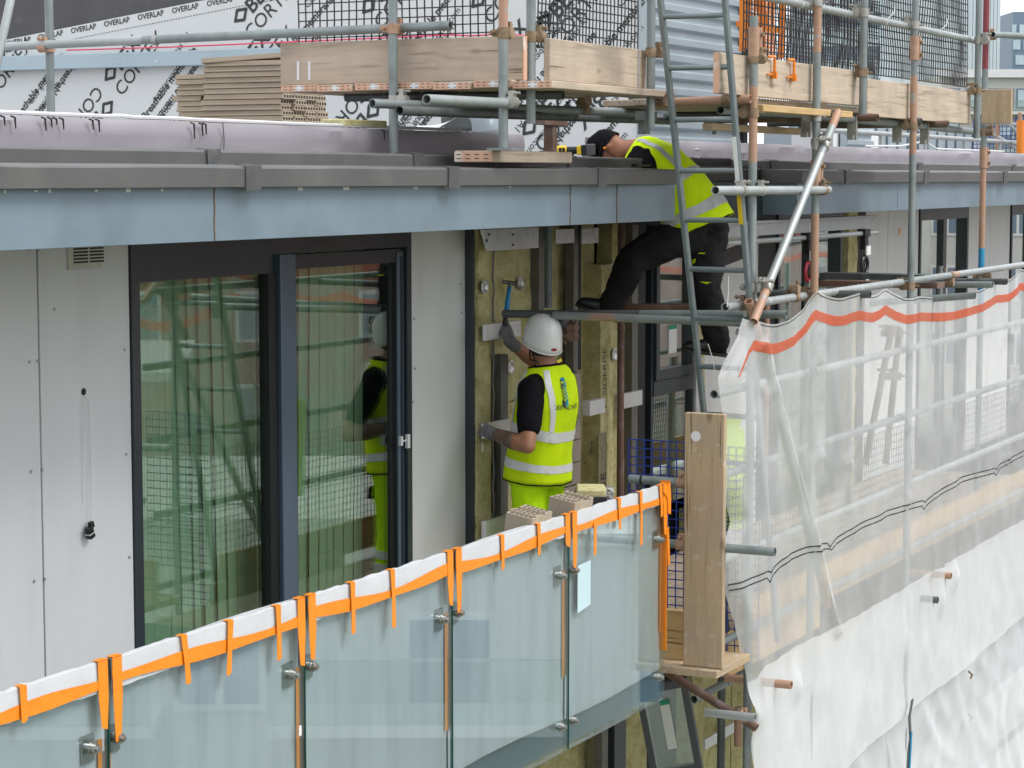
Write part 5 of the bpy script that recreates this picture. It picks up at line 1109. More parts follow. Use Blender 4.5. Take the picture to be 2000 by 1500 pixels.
mb.capsule([Ls, Ls.lerp(Le, .5), Le], [.062, .054, .045]); mb.capsule([Le, Le.lerp(Lw, .3), Le.lerp(Lw, .75), Lw], [.046, .050, .038, .032])
mb.capsule([Rs, Rs.lerp(Re, .5), Re], [.062, .052, .043]); mb.capsule([Re, Re.lerp(Rw, .3), Re.lerp(Rw, .75), Rw], [.044, .049, .036, .031])
HL, HRr, KL, KR, AL, AR = w1(-.095, .03, .92), w1(.095, .03, .92), w1(-.13, .05, .50), w1(.12, .03, .50), w1(-.15, .02, .09), w1(.14, -.02, .09)
for h, k, a in ((HL, KL, AL), (HRr, KR, AR)): mb.capsule([h, h.lerp(k, .5), k], [.085, .07, .052]); mb.capsule([k, k.lerp(a, .35), a], [.05, .055, .038])
mb = voxel(mb, .011, 5)
per = mb.build('person', 'skin', smooth=2, base=B1, label='person in white helmet and lime hi-vis vest hammering at the wool wall', cat='person')
# tattooed forearm sleeve of ink (left forearm)
mb = MB().path([Le.lerp(Lw, t) for t in (.35, .5, .65, .8, .95)], [.0515, .049, .0445, .040, .0355], 20); mb.build('inked_forearm', 'tattoo', per, smooth=2)
# t-shirt sleeves and neck
mb = MB(); mb.capsule([Ls + Vector((.05, 0, .01)), Ls, Ls.lerp(Le, .45), Ls.lerp(Le, .66)], [.075, .084, .078, .072], 24); mb = wrinkle(voxel(mb, .01, 2), .004, 14); mb.build('shirt_sleeve', 'cloth', per, smooth=2)
mb = MB(); mb.capsule([Rs + Vector((-.05, 0, .01)), Rs, Rs.lerp(Re, .45), Rs.lerp(Re, .6)], [.072, .080, .074, .068], 24); mb = wrinkle(voxel(mb, .01, 2), .004, 14); mb.build('shirt_sleeve', 'cloth', per, smooth=2)
mb = MB(); T1.mesh(mb, .1, .985, -.008); wrinkle(mb, .002).build('shirt', 'cloth', per, smooth=2)
# vest
vm, W1 = T1.shell(.045, .955, .006, .012, wr=.006); vest = vm.build('vest', 'hivis', per, smooth=2)
for u0, u1 in ((.135, .195), (.345, .405)):         # two bands round the waist
    T1.patch(MB(), lambda a, b, u0=u0, u1=u1: (u0 + (u1 - u0) * b + .012 * math.sin(R(360 * a)), 360 * a), 96, 4, .0155, W1).build('reflective_band', 'reflect', vest, smooth=2)
for an0, an1 in ((222, 233), (307, 318), (132, 143), (37, 48)):   # braces over the shoulders
    def f_(a, b, an0=an0, an1=an1):
        u = .40 + .50 * b; lean = 20 * b ** 1.3 * (1 if 180 < an0 < 270 else -1 if an0 > 270 else -.5 if an0 > 90 else .5)
        return (u, an0 + (an1 - an0) * a * (1 + .5 * b) - lean)
    T1.patch(MB(), f_, 6, 24, .0165, W1).build('reflective_band', 'reflect', vest, smooth=2)
T1.patch(MB(), lambda a, b: (.040 + .010 * b, 360 * a), 96, 2, .0145, W1).build('hem_binding', 'cloth', vest, smooth=2)
T1.patch(MB(), lambda a, b: (.945 + .018 * b, 360 * a), 64, 2, .0145, W1).build('neck_binding', 'cloth', vest, smooth=2)
# armhole: dark opening edge on the near side
def arm(a, b):
    t = 2 * math.pi * a; rr = 1 + .10 * b; return (.715 + .155 * rr * math.sin(t), 180 + 26 * rr * math.cos(t))
T1.patch(MB(), lambda a, b: (lambda t: (.70 + .17 * b * math.sin(t), 182 + 27 * b * math.cos(t)))(2 * math.pi * a), 48, 8, .0148, W1).build('armhole', 'cloth', vest, smooth=2)
# printed logo and lettering on the back
def onback(u0, an0, su, sa): return lambda x, y: T1.S(u0 + y * su, an0 + x * sa, .0165) + W1(T1.S(u0 + y * su, an0 + x * sa, .0125))
SA = 255.0                                          # degrees per metre near the back
lg = MB(); f_ = onback(.66, 254, 1.30, SA)
def lq(pts, mi, m_=lg):
    m_.mat(mi); k = len(m_.v); m_.v += [f_(x, y) for x, y in pts]; m_.face(range(k, k + len(pts)))
lq([(-.028, .085), (-.012, .105), (.012, .105), (.022, .09), (.022, .07), (-.028, .07)], 0); lq([(-.028, .068), (-.012, .068), (-.012, .085), (-.028, .09)], 2)
for k in range(6):
    y = .055 - k * .022; lq([(-.028, y), (-.004, y - .022), (-.004, y - .012), (-.028, y + .010)], 2); lq([(.000, y - .018), (.026, y + .004), (.026, y + .015), (.000, y - .006)], 0)
lq([(-.028, -.085), (.0, -.09), (-.004, -.065), (-.028, -.055)], 2); lq([(.004, -.088), (.026, -.075), (.026, -.05), (.010, -.06)], 1)
lg.build('printed_logo', ['logoblue', 'teal', 'print'], vest)
vs, fs = textmesh('UKR FACVEX', .038, 0, 'CENTER'); lt = MB(); addmapped(lt, vs, fs, onback(.66 - .125 * 1.3 * .82, 256, 1.30, SA)); lt.build('printed_text', 'print', vest)
# trousers
mb = MB(); T1.mesh(mb, .0, .25, -.012)
for h, k, a in ((HL, KL, AL), (HRr, KR, AR)): mb.capsule([h + Vector((0, 0, .02)), h.lerp(k, .5), k, k.lerp(a, .5), a], [.125, .105, .088, .082, .08], 20)
mb = wrinkle(wrinkle(voxel(mb, .013, 3), .012, 7, (1.4, 1.4, .7)), .005, 18); tr_ = mb.build('trousers', 'hivis2', per, smooth=2)
mb = MB(); q = w1(-.0, -.135, .73)
for k in range(1): mb.obox(w1(.03, -.14, .745), (.10, 0, .01), (0, .02, 0), (.004, 0, .038))
wrinkle(mb, .002).build('pocket_flap', 'cloth', tr_, bev=.006)
for z in (.38, .30):
    for k_, a_ in ((KL, AL), (KR, AR)): c = k_.lerp(a_, (.5 - z) / .41); MB().tube(c - EZ * .025, c + EZ * .025, .092, 24, False).build('reflective_band', 'reflect', tr_, smooth=True)
mb = MB()
for a in (AL, AR): boot(mb, a, a + Vector((0, .2, -.08)), EZ)
for a in (AL, AR):
    bmb = MB(); boot(bmb, a + EZ * .01, a + Vector((0, .2, 0)), EZ); bo = voxel(bmb, .008, 3).build('boot', 'boot', per, smooth=2); sole(MB(), a + EZ * .01, a + Vector((0, .2, 0)), EZ).build('sole', 'blackp', bo)
# helmet
def helmet(par, c, HR, HF, HU, m='helmet'):
    nA, rs = 56, []
    prof = [(1.0, -.030), (1.0, .0), (.985, .018), (.965, .030), (.955, .045), (.93, .07), (.87, .095), (.76, .118), (.60, .136), (.40, .148), (.2, .154), (.04, .156)]
    for r_, h in prof:
        ring = []
        for j in range(nA):
            a = 2 * math.pi * j / nA; x, y = math.cos(a) * .112 * r_, math.sin(a) * .142 * r_
            rib = 0
            if h > .04:
                for cx in (-.055, -.02, .02, .055): rib += .0032 * math.exp(-((x - cx) / .006) ** 2)
            low = -.022 * max(0, -math.sin(a)) if h < .01 else 0
            ring.append(c + HR * x + HF * y + HU * (h + rib + low))
        rs.append(ring)
    inner = [[c + (p - c) * .95 for p in r] for r in rs[:8]]
    o = MB().rings(list(reversed(inner)) + rs, True, False, True).build('helmet', m, par, smooth=2)
    mb = MB(); rim = []
    for j in range(nA):
        a = 2 * math.pi * j / nA; x, y = math.cos(a) * .113, math.sin(a) * .143; low = -.022 * max(0, -math.sin(a)); rim.append(c + HR * x + HF * y + HU * (-.03 + low))
    mb.path(rim + [rim[0]], .004, 6); mb.build('rim', m, o, smooth=2)
    pk = MB().grid(lambda u, v: c + HR * (.09 * (2 * u - 1) * (1 - .25 * v)) + HF * (.118 + .055 * v * (1 - (2 * u - 1) ** 2 * .7)) + HU * (-.018 - .012 * v), 12, 4); n = len(pk.v); pk.build('peak', m, o, smooth=2)
    return o
hm = helmet(per, hc + HU * .012, HR, HF, HU)
e0 = hc + HU * .012 - HF * .1435 - HU * .018; mb = MB(); n = 20; mb.rings([[e0 + HR * math.cos(2 * math.pi * j / n) * .019 + HU * math.sin(2 * math.pi * j / n) * .0085 - HF * d for j in range(n)] for d in (-.004, .0035)]); mb.build('emblem', 'emblem', hm)
mb = MB(); mb.ellipsoid(hc - HF * .012 - HU * .02, HR * .083, HF * .096, HU * .075, 20, 12); mb.build('hair', 'hair', per, smooth=2)
cs_ = [hc + HR * -.085 + HF * .0 - HU * .02, hc - HR * .082 - HF * .005 - HU * .07, hc - HR * .05 + HF * .03 - HU * .122, hc + HF * .05 - HU * .13, hc + HR * .05 + HF * .03 - HU * .122, hc + HR * .085 - HU * .02]
MB().path(cs_, .0045, 6).build('chin_strap', 'blackp', hm, smooth=2); MB().path([hc - HR * .085 - HF * .02 - HU * .02, hc - HR * .07 - HF * .055 - HU * .1, hc - HR * .02 - HF * .085 - HU * .125, hc + HR * .05 - HF * .07 - HU * .115, hc + HR * .085 - HF * .01 - HU * .03], .0042, 6).build('nape_strap', 'blackp', hm, smooth=2)
MB().obox(w1(.05, -.085, 1.60), (.022, -.004, .006), (0, .004, 0), (0, .004, .009)).build('collar_tab', 'yellow', vest, bev=.002)
# gloves
fdir = (Rw - Re).normalized(); up_ = Vector((.10, .25, .97)).normalized()
mb = MB(); hand(mb, Rw - fdir * .005, (up_ * .75 + fdir * .5), Vector((.3, .5, -.25)), -1, (.95, .98, 1.0, 1.05), thumbdir=Vector((.05, .3, .9))); mb.capsule([Rw - fdir * .06, Rw + fdir * .01], [.040, .036], 14)
gl = voxel(mb, .0042, 3); gR = gl.build('glove', 'glove', per, smooth=2)
mb = MB(); fd = (Lw - Le).normalized(); hand(mb, Lw - fd * .005, fd, Vector((.75, .1, -.25)), 1, (.55, .62, .7, .75), thumbdir=fd * .7 + Vector((.6, 0, .25))); mb.capsule([Lw - fd * .06, Lw + fd * .01], [.039, .036], 14)
voxel(mb, .0042, 3).build('glove', 'glove', per, smooth=2)
# hammer, held in the raised hand
h0, h1 = aY(983, 655, B1.y + .30), aY(996, 552, B1.y + .30); hd = (h1 - h0).normalized()
ham = thing('claw_hammer', 'claw hammer with blue handle held up against the wool', 'hammer', h0)
pp = [h0, h0.lerp(h1, .3), h0.lerp(h1, .42)]; MB().path(pp, [.0155, .015, .016], 12).build('grip_end', 'blackp', ham, smooth=2)
MB().path([h0.lerp(h1, .42), h0.lerp(h1, .6), h0.lerp(h1, .8), h0.lerp(h1, .92)], [.0155, .0165, .0135, .012], 12).build('handle', 'hblue', ham, smooth=2)
sd_ = (RT - hd * RT.dot(hd)).normalized(); hn = hd.cross(sd_)
MB().path([h0.lerp(h1, .9), h1], [.0115, .0125], 10).path([h1 - sd_ * .048, h1 - sd_ * .040, h1 - sd_ * .036, h1 - sd_ * .01, h1 + sd_ * .015, h1 + sd_ * .035 - hd * .006, h1 + sd_ * .058 - hd * .024, h1 + sd_ * .068 - hd * .040], [.0145, .0145, .010, .013, .0125, .010, .007, .004], 12).build('head', 'hsteel', ham, smooth=2)
q = aY(942, 872, B1.y + .22); MB().tube(q + Vector((0, 0, .02)), q + Vector((-.012, -.01, -.03)), .0035, 6, False).build('nail', 'cord', label='small pale fixing held between the gloved fingers', cat='fixing')

# ------------------------------------------------------------------ worker bending over the roof edge
T2 = Torso([(aT(1363, 450, 14.0), .205, .235), (aT(1346, 416, 14.0), .205, .215), (aT(1330, 378, 14.0), .205, .175), (aT(1308, 350, 14.0), .215, .165), (aT(1283, 325, 14.02), .225, .15), (aT(1260, 308, 14.05), .215, .13), (aT(1246, 299, 14.06), .165, .11), (aT(1234, 292, 14.07), .09, .08)], (1, .12, 0), (0, .6, -.8))
h2 = aT(1187, 287, 14.10); H2U = Vector((-.10, .86, .36)).normalized(); H2F = Vector((0, .40, -.9)); H2F = (H2F - H2U * H2F.dot(H2U)).normalized(); H2R = H2F.cross(H2U)
L2s, L2e, L2w = aT(1262, 314, 13.86), aT(1262, 352, 13.75), aT(1178, 338, 13.88)
R2s, R2e, R2w = aT(1264, 296, 14.26), aT(1235, 350, 14.25), aT(1130, 325, 14.12)
mb = MB(); T2.mesh(mb, .02, .999, -.035)
mb.capsule([aT(1240, 290, 14.06), h2 + H2U * -.08], [.062, .060]); mb.ellipsoid(h2, H2R * .077, H2F * .098, H2U * .118, 20, 14); mb.ellipsoid(h2 + H2F * .035 - H2U * .06, H2R * .055, H2F * .07, H2U * .065)
mb.ellipsoid(h2 + H2F * .105 - H2U * .012, H2R * .014, H2F * .02, H2U * .028)
for s in (-1, 1): mb.ellipsoid(h2 + H2R * .079 * s - H2U * .012 - H2F * .012, H2R * .011, H2F * .019, H2U * .031)
for a, b, c in ((L2s, L2e, L2w), (R2s, R2e, R2w)): mb.capsule([a, a.lerp(b, .5), b], [.062, .054, .045]); mb.capsule([b, b.lerp(c, .3), b.lerp(c, .8), c], [.045, .049, .036, .031])
SH, SK, SA_ = aT(1384, 440, 14.08), aT(1378, 553, 13.96), aT(1400, 664, 14.02)           # standing leg
FH, FK, FA = aT(1345, 452, 13.92), aT(1236, 508, 13.88), aT(1196, 592, 14.0)             # stepping leg
for h, k, a in ((SH, SK, SA_), (FH, FK, FA)): mb.capsule([h, h.lerp(k, .5), k], [.085, .07, .052]); mb.capsule([k, k.lerp(a, .35), a], [.05, .055, .038])
mb = voxel(mb, .011, 5); pe2 = mb.build('person', 'skin2', smooth=2, base=SA_ - Vector((0, 0, .1)), label='person in black cap and lime vest bending over the roof edge', cat='person')
for s, e, f in ((L2s, L2e, .62), (R2s, R2e, .6)):
    m2 = MB(); m2.capsule([s + (T2.at(.75)[0] - s) * .3, s, s.lerp(e, .4), s.lerp(e, f)], [.078, .086, .078, .070], 24); wrinkle(voxel(m2, .01, 2), .004, 14).build('shirt_sleeve', 'cloth', pe2, smooth=2)
mb = MB(); T2.mesh(mb, .1, .985, -.008); wrinkle(mb, .002).build('shirt', 'cloth', pe2, smooth=2)
vm, W2 = T2.shell(.0, .955, .008, .015, wr=.007, seed=5); ve2 = vm.build('vest', 'hivis', pe2, smooth=2)
for u0, u1 in ((.10, .165), (.335, .40)): T2.patch(MB(), lambda a, b, u0=u0, u1=u1: (u0 + (u1 - u0) * b, 360 * a), 96, 4, .0185, W2).build('reflective_band', 'reflectg', ve2, smooth=2)
for an0, an1 in ((218, 231), (309, 322)): T2.patch(MB(), lambda a, b, an0=an0, an1=an1: (.40 + .52 * b, an0 + (an1 - an0) * a), 6, 24, .0192, W2).build('reflective_band', 'reflectg', ve2, smooth=2)
T2.patch(MB(), lambda a, b: (lambda t: (.72 + .17 * b * math.sin(t), 176 + 30 * b * math.cos(t)))(2 * math.pi * a), 48, 8, .0178, W2).build('armhole', 'cloth', ve2, smooth=2)
T2.patch(MB(), lambda a, b: (.0 + .012 * b, 360 * a), 96, 2, .0178, W2).build('hem_binding', 'cloth', ve2, smooth=2)
MB().ellipsoid(aT(1402, 402, 14.0), (.10, 0, 0), (0, .035, 0), (0, .01, .06), 20, 10).build('shirt_tail', mat('pale_blue_shirt', (.45, .50, .58), .8), pe2, smooth=2)
mb = MB(); mb.ellipsoid(aT(1380, 432, 14.0), (.175, 0, 0), (0, .135, 0), (0, -.02, .12), 24, 12)
for h, k, a in ((SH, SK, SA_), (FH, FK, FA)): mb.capsule([h, h.lerp(k, .5), k, k.lerp(a, .5), a], [.13, .118, .104, .095, .082], 20); mb.ellipsoid(k + (h - a).normalized() * .0, (.085, 0, 0), (0, .095, 0), (0, 0, .095), 14, 8)
mb = wrinkle(wrinkle(voxel(mb, .012, 2), .014, 6, (1, 1, 1.3)), .007, 16, (1, 1, 1.6)); t2_ = mb.build('trousers', 'trouser', pe2, smooth=2)
tb = BVHTree.FromPolygons([tuple(v) for v in mb.v], mb.f)
def decal(name, m, pts, par, lift=.004):             # small patch laid on the trouser surface, from the near side
    vs_ = []
    for px, py in pts:
        d = ray(px, py).normalized(); hit = tb.ray_cast(C0, d, 40)[0]
        if hit is None: return
        vs_.append(hit - d * lift)
    k = MB(); k.v = vs_; k.face(range(len(vs_))); k.poly(vs_, FW * .002); k.build(name, m, par)
decal('knee_trim', 'hivis', [(1352, 508), (1358, 505), (1372, 527), (1354, 527)], t2_); decal('knee_trim', 'hivis', [(1366, 550), (1390, 551), (1380, 555)], t2_); decal('pocket_print', 'hivis', [(1364, 494), (1377, 494), (1377, 495.5), (1364, 495.5)], t2_)
for a, t, u in ((SA_, aT(1352, 690, 14.02), (0, -.15, 1)), (FA, aT(1130, 586, 14.03), (.0, -.38, .9))):
    bm_ = MB(); boot(bm_, a, t, u); bo = voxel(bm_, .008, 3).build('boot', 'boot', pe2, smooth=2); sole(MB(), a, t, u).build('sole', 'blackp', bo)
# black cap worn backwards, ear plug, glasses strap
mb = MB(); rs = []
for r_, h in ((1.0, -.01), (1.0, .02), (.98, .05), (.90, .085), (.72, .112), (.45, .13), (.15, .137), (.02, .138)): rs.append([h2 + H2R * math.cos(2 * math.pi * j / 32) * .088 * r_ + H2F * math.sin(2 * math.pi * j / 32) * .108 * r_ + H2U * (h + .02 * max(0, -math.sin(2 * math.pi * j / 32)) * -1) for j in range(32)])
mb.rings(rs, True, False, True); cp_ = wrinkle(mb, .003, 18).build('cap', 'cloth', pe2, smooth=2)
MB().grid(lambda u, v: h2 + H2R * (.07 * (2 * u - 1)) + H2F * (.10 + .065 * v * (1 - (2 * u - 1) ** 2 * .6)) + H2U * (.012 - .02 * v), 10, 4).build('peak', 'cloth', cp_, smooth=2)
ear = h2 - H2R * .088 - H2U * .012; MB().capsule([ear, ear - H2R * .016], [.009, .007]).build('ear_plug', 'mesho', pe2, smooth=2)
ear = h2 + H2R * .088 - H2U * .012; MB().capsule([ear, ear + H2R * .016], [.009, .007]).build('ear_plug', 'mesho', pe2, smooth=2)
for s in (-1, 1): MB().path([h2 + H2R * .086 * s + H2U * .02 - H2F * .04, h2 + H2R * .088 * s + H2U * .012 + H2F * .03, h2 + H2R * .07 * s + H2U * .008 + H2F * .095], .0035, 6).build('glasses_arm', 'blackp', pe2)
for s in (-1, 1): MB().path([h2 + H2R * .084 * s + H2U * .03, h2 + H2R * .08 * s - H2U * .05 + H2F * .02, h2 + H2R * .05 * s - H2U * .11 + H2F * .04, h2 - H2U * .118 + H2F * .055], .004, 6).build('chin_strap', 'blackp', pe2)
# gloves of the bending worker and drill
fd = (L2w - L2e).normalized(); mb = MB(); hand(mb, L2w, fd, Vector((.4, 0, .6)), 1, (.6, .65, .7, .75)); mb.capsule([L2w - fd * .05, L2w + fd * .01], [.038, .036], 14); voxel(mb, .0045, 3).build('glove', 'gloved', pe2, smooth=2)
fd = (R2w - R2e).normalized(); mb = MB(); hand(mb, R2w, fd, Vector((-.3, .2, .7)), -1, (.8, .85, .9, .95)); mb.capsule([R2w - fd * .05, R2w + fd * .01], [.038, .036], 14); voxel(mb, .0045, 3).build('glove', 'gloved', pe2, smooth=2)
d0, d1 = aT(1053, 297, 14.10), aT(1162, 292, 14.05); ax = (d1 - d0).normalized(); uz = (EZ - ax * EZ.dot(ax)).normalized(); ay = ax.cross(uz)
dr_ = thing('cordless_drill', 'yellow and black cordless drill held over the roof edge', 'drill', d0 - uz * .04); L_ = (d1 - d0).length
def ap(t): return d0 + ax * (t * L_)
MB().path([ap(0), ap(.06), ap(.07), ap(.22)], [.007, .007, .012, .012], 10).build('bit_holder', 'blackp', dr_, smooth=True)
MB().path([ap(.18), ap(.22), ap(.31)], [.016, .024, .026], 16).build('chuck', 'hsteel', dr_, smooth=True)
MB().path([ap(.30), ap(.33), ap(.44), ap(.50)], [.027, .034, .036, .030], 16).build('gearbox', 'yellow', dr_, smooth=True)
mb = MB()
for k in range(4): mb.obox(ap(.36 + .03 * k) + ay * (.034 if k % 2 else -.034), ax * .008, ay * .006, uz * .02)
mb.build('grip_pads', 'blackp', dr_); MB().path([ap(.48), ap(.70)], [.026, .023], 14).build('motor', 'blackp', dr_, smooth=True)
MB().obox(ap(.73), ax * .017, ay * .032, uz * .03).build('collar', 'yellow', dr_, bev=.006); MB().obox(ap(.82), ax * .024, ay * .034, uz * .032).build('battery_seat', 'blackp', dr_, bev=.005); MB().obox(ap(.93), ax * .03, ay * .036, uz * .036).build('battery', mat('grey_battery', (.10, .10, .105), .5), dr_, bev=.006)
MB().obox(ap(.56) - uz * .06, ax * .02, ay * .018, uz * .05).build('handle', 'blackp', dr_, bev=.006)

# ------------------------------------------------------------------ cut planks and insulation offcut resting behind the balustrade
def hollowplank(L_, w=.15, t=.032):                  # plank along +z with bores showing at its end
    mb = MB(); mb.mat(0).box((-w / 2, -t / 2, 0), (w / 2, t / 2, L_)); mb.mat(1)
    for k in range(5): x = -w / 2 + .022 + k * .0265; mb.box((x - .009, -t * .22, L_ + .0003), (x + .009, t * .22, L_ + .0011))
    return mb
for n_, (px, py, cnt, lb) in enumerate(((1012, 995, 6, 'hollow clay plank in the lower bundle leaning behind the balustrade'), (1095, 967, 6, 'hollow clay plank in the taller bundle leaning behind the balustrade'))):
    top = aY(px, py, 4.66); src = None; Lp = .62
    for k in range(cnt):
        o_ = Vector((top.x - .085 + k * .034, 4.68 + .0 * k, top.z - Lp + random.uniform(-.006, .006)))
        if src is None: src = hollowplank(Lp).build('clay_plank', ['clay2', 'clayhole'], bev=0, base=(0, 0, 0), label=lb, cat='plank', group='planks behind the balustrade ' + ('low' if n_ == 0 else 'tall')); src.location = o_; src.rotation_euler = (R(0), R(-8), R(82)); WL[src.name] = o_
        else: copyat(src, o_, rot=(0, R(-8), R(82)))
q = aY(1168, 960, 4.75); pk = thing('wool_offcut', 'foil wrapped wool offcut with black label behind the balustrade', 'insulation', (q.x, 4.75, q.z - .3))
MB().obox((q.x, 4.8, q.z - .14), (.10, .05, 0), (-.03, .07, 0), (.02, 0, .16)).build('wool_block', 'wool', pk, bev=.008)
MB().obox((q.x - .012, 4.795, q.z - .16), (.106, .053, 0), (-.032, .074, 0), (.018, 0, .145)).build('black_wrap', 'blackp', pk, bev=.004)
MB().obox((q.x + .085, 4.80, q.z - .13), (.015, .01, 0), (-.034, .078, 0), (.01, 0, .14)).build('foil_wrap', 'foil', pk)
# ================================================================== set-back roof storey: membrane wrapped wall
XW = 15.0
ww = thing('wrapped_wall', 'roof storey wall wrapped in white printed breather membrane', 'wall', (XW, 9, 2.78))
a, b = aX(-60, 92, XW), aX(420, -4, XW)
YL, YR = 14.2, aX(1246, 50, XW).y
k_ = (b.z - a.z) / (b.y - a.y)
def zslant(y): return a.z + k_ * (y - a.y)
MB().poly([(XW, YL, 2.78), (XW, YR, 2.78), (XW, YR, zslant(YR)), (XW, YL, zslant(YL))], (.15, 0, 0)).build('membrane', 'wrap', ww)
MB().box((XW + .2, YR + .3, 2.78), (XW + .4, YL, 6.0)).build('block_wall', 'darkwall', ww)
MB().box((XW - .02, YR - .03, 2.78), (XW + .1, YR - .001, 5.4)).build('corner_trim', 'corr', ww)
def wtext(px, py, txt, size, ang, bold=0, m='print', off=.004):
    p = aX(px, py, XW); vs, fs = textmesh(txt, size, bold); mb = MB(); c, s = math.cos(R(ang)), math.sin(R(ang))
    addmapped(mb, vs, fs, lambda x, y: (XW - off, p.y - (x * c - y * s), p.z + x * s + y * c)); mb.build('printed_text', m, ww)
def leaf(px, py, size, ang):                          # the pointed ring mark
    p = aX(px, py, XW); c, s = math.cos(R(ang)), math.sin(R(ang)); mb = MB(); n = 24; rings = []
    def sh(t, r):
        x = math.cos(t); y = math.sin(t); k = 1 - .28 * abs(math.sin(2 * t)); return (x * r * 1.15 * k, y * r * .85 * k)
    for r_ in (1.0, .55): rings.append([sh(2 * math.pi * j / n, r_ * size * .5) for j in range(n)])
    pts = [[Vector((XW - .004, p.y - (x * c - y * s), p.z + x * s + y * c)) for x, y in r] for r in rings]; mb.rings(pts, True, False, False); mb.build('printed_mark', 'print', ww)
def motif(px, py, ang, big=.17):
    def at(dx, dy):                                   # metres along / across the print line -> picture column, row
        c, s = math.cos(R(ang)), math.sin(R(ang)); p = aX(px, py, XW); q = Vector((XW, p.y - (dx * c - dy * s), p.z + dx * s + dy * c)) - C0; t = q.dot(FW); return 1000 + FPX * q.dot(RT) / t, 750 - FPX * q.dot(UP) / t
    wtext(px, py, 'CORTEX', big * .95, ang); leaf(*at(.07, .215), .15, ang); wtext(*at(.15, .145), 'BEX', big, ang, .003)
    wtext(*at(.02, -.30), 'Breathable membrane', .085, ang, .002); wtext(*at(.02, -.42), 'www.obexuk.com', .075, ang); wtext(*at(.55, -.18), 'Class A1', .08, ang)
for px, py, an in ((238, 190, 47), (-12, 198, 47), (488, 184, 47), (738, 178, 47), (988, 170, 47), (188, 165, 227), (438, 158, 227), (705, 165, 227), (940, 150, 227), (1170, 120, 227), (1090, 95, 47), (1060, 300, 47), (1190, 262, 227), (900, 258, 227), (490, 80, 42), (745, 60, 47), (960, 50, 47)):
    motif(px, py, an)
# overlap strip print along the slanted edge
sl_ang = math.degrees(math.atan2(b.z - a.z, -(b.y - a.y)))
for k in range(9):
    u = .16 + k * .135; p = a.lerp(b, u) + Vector((0, 0, -.055)); q = p - C0; t = q.dot(FW); wtext(1000 + FPX * q.dot(RT) / t, 750 - FPX * q.dot(UP) / t, 'OVERLAP', .062, sl_ang, .001)
mb = MB(); u = .0
while u < 1.5:
    p = a.lerp(b, u) + Vector((-.004, 0, -.105)); mb.obox(p, (.0008, 0, 0), (b - a).normalized() * .008, (0, 0, .0022)); u += .0115
mb.build('printed_dashes', 'print', ww)
# pale blue rail in front of the membrane, with screws
ra, rb = aX(-80, 121, XW - .12), aX(640, 96, XW - .12)
rl = MB().box((XW - .12, ra.y, 3.585), (XW - .06, rb.y - .6, 3.705)).build('wall_rail', 'rail', bev=.004, label='pale blue metal rail fixed along the printed membrane', cat='rail')
for px, py in ((232, 101), (232, 122), (307, 99), (307, 120)): q = aX(px, py, XW - .121); MB().tube(q, q + EX * -.006, .009, 8, False).build('screw', 'alu', rl)
for k in range(4): y_ = ra.y - 1.2 * k - .6; MB().box((XW - .06, y_, 3.60), (XW - .001, y_ + .05, 3.69)).build('fixing', 'galv', rl)
pts = [aX(px, py, XW - .3) for px, py in ((130, 98), (330, 92), (520, 84), (700, 76), (880, 68), (920, 70), (985, 66), (1040, 71))]; MB().path(pts, .006, 6).build('string_line', 'pink', label='pink string line stretched along the printed membrane', cat='string')
# ribbed metal side of the roof storey
def ribs(label, x0, x1, y, z0, z1, pitch=.125):
    prof = []; z = z0
    while z < z1: prof += [(y, z), (y, z + pitch * .35), (y + .03, z + pitch * .5), (y + .03, z + pitch * .85)]; z += pitch
    mb = MB(); mb.rings([[(x, yy, zz) for yy, zz in prof] + [(x, y + .08, prof[-1][1]), (x, y + .08, z0)] for x in (x0, x1)]); return mb.build('ribbed_wall', 'corr', label=label, cat='wall')
ribs('pale blue ribbed metal wall behind the ladder', XW + .12, 17.15, YR + .02, 2.82, 5.4)
MB().box((17.16, YR - .02, 2.8), (17.22, YR + .6, 4.35)).build('wall_edge', 'black', bev=.02, label='black rounded edge post of the ribbed wall', cat='post')
ribs('short ribbed metal kerb wall under the front platform', XY(1655, 7.0), XY(1706, 7.0), 7.0, 2.8, 3.3, .11)
# things standing on the roof beyond
pb = thing('plant_enclosure', 'grey blue seamed plant enclosure on the far roof', 'enclosure', (24, 7.2, 2.78))
MB().box((22.6, 7.2, 2.78), (27.2, 8.4, 3.22)).build('wall', 'corr', pb)
for k in range(12): MB().box((22.7 + k * .38, 7.18, 2.79), (22.73 + k * .38, 7.199, 3.21)).build('seam', mat('seam_strip', (.16, .20, .23), .5), pb)
MB().box((20.4, 7.1, 2.78), (22.5, 7.3, 3.15)).build('white_upstand', 'white', label='white upstand on the far roof beside the plant enclosure', cat='upstand')
gr = thing('roof_railing', 'white tube railing along the far roof', 'railing', (23, 6.6, 2.78))
for z in (3.12,): MB().tube((19.0, 6.6, z), (30, 6.6, z - .03), .024, 10, False).build('rail', 'galvl', gr, smooth=True)
for k in range(7): MB().tube((19.5 + k * 1.5, 6.6, 2.78), (19.5 + k * 1.5, 6.6, 3.12), .022, 10, False).build('post', 'galvl', gr, smooth=True)
fs_ = 'far scaffold tubes'
for k, (p, q) in enumerate((((1925, 205), (2010, 275)), ((1940, 262), (2010, 305)), ((1925, 240), (2010, 245)), ((1930, 275), (2010, 284)), ((1948, 180), (1948, 300)), ((1992, 220), (1992, 300)))):
    t_ = MB().tube(aX(*p, 26), aX(*q, 26)).build('scaffold_tube', 'galvl' if k < 4 else 'orange', smooth=True, label='pale tube of the far scaffold beyond the red upright' if k < 4 else 'orange upright of the far scaffold beyond the red upright', cat='scaffold tube', group=fs_)
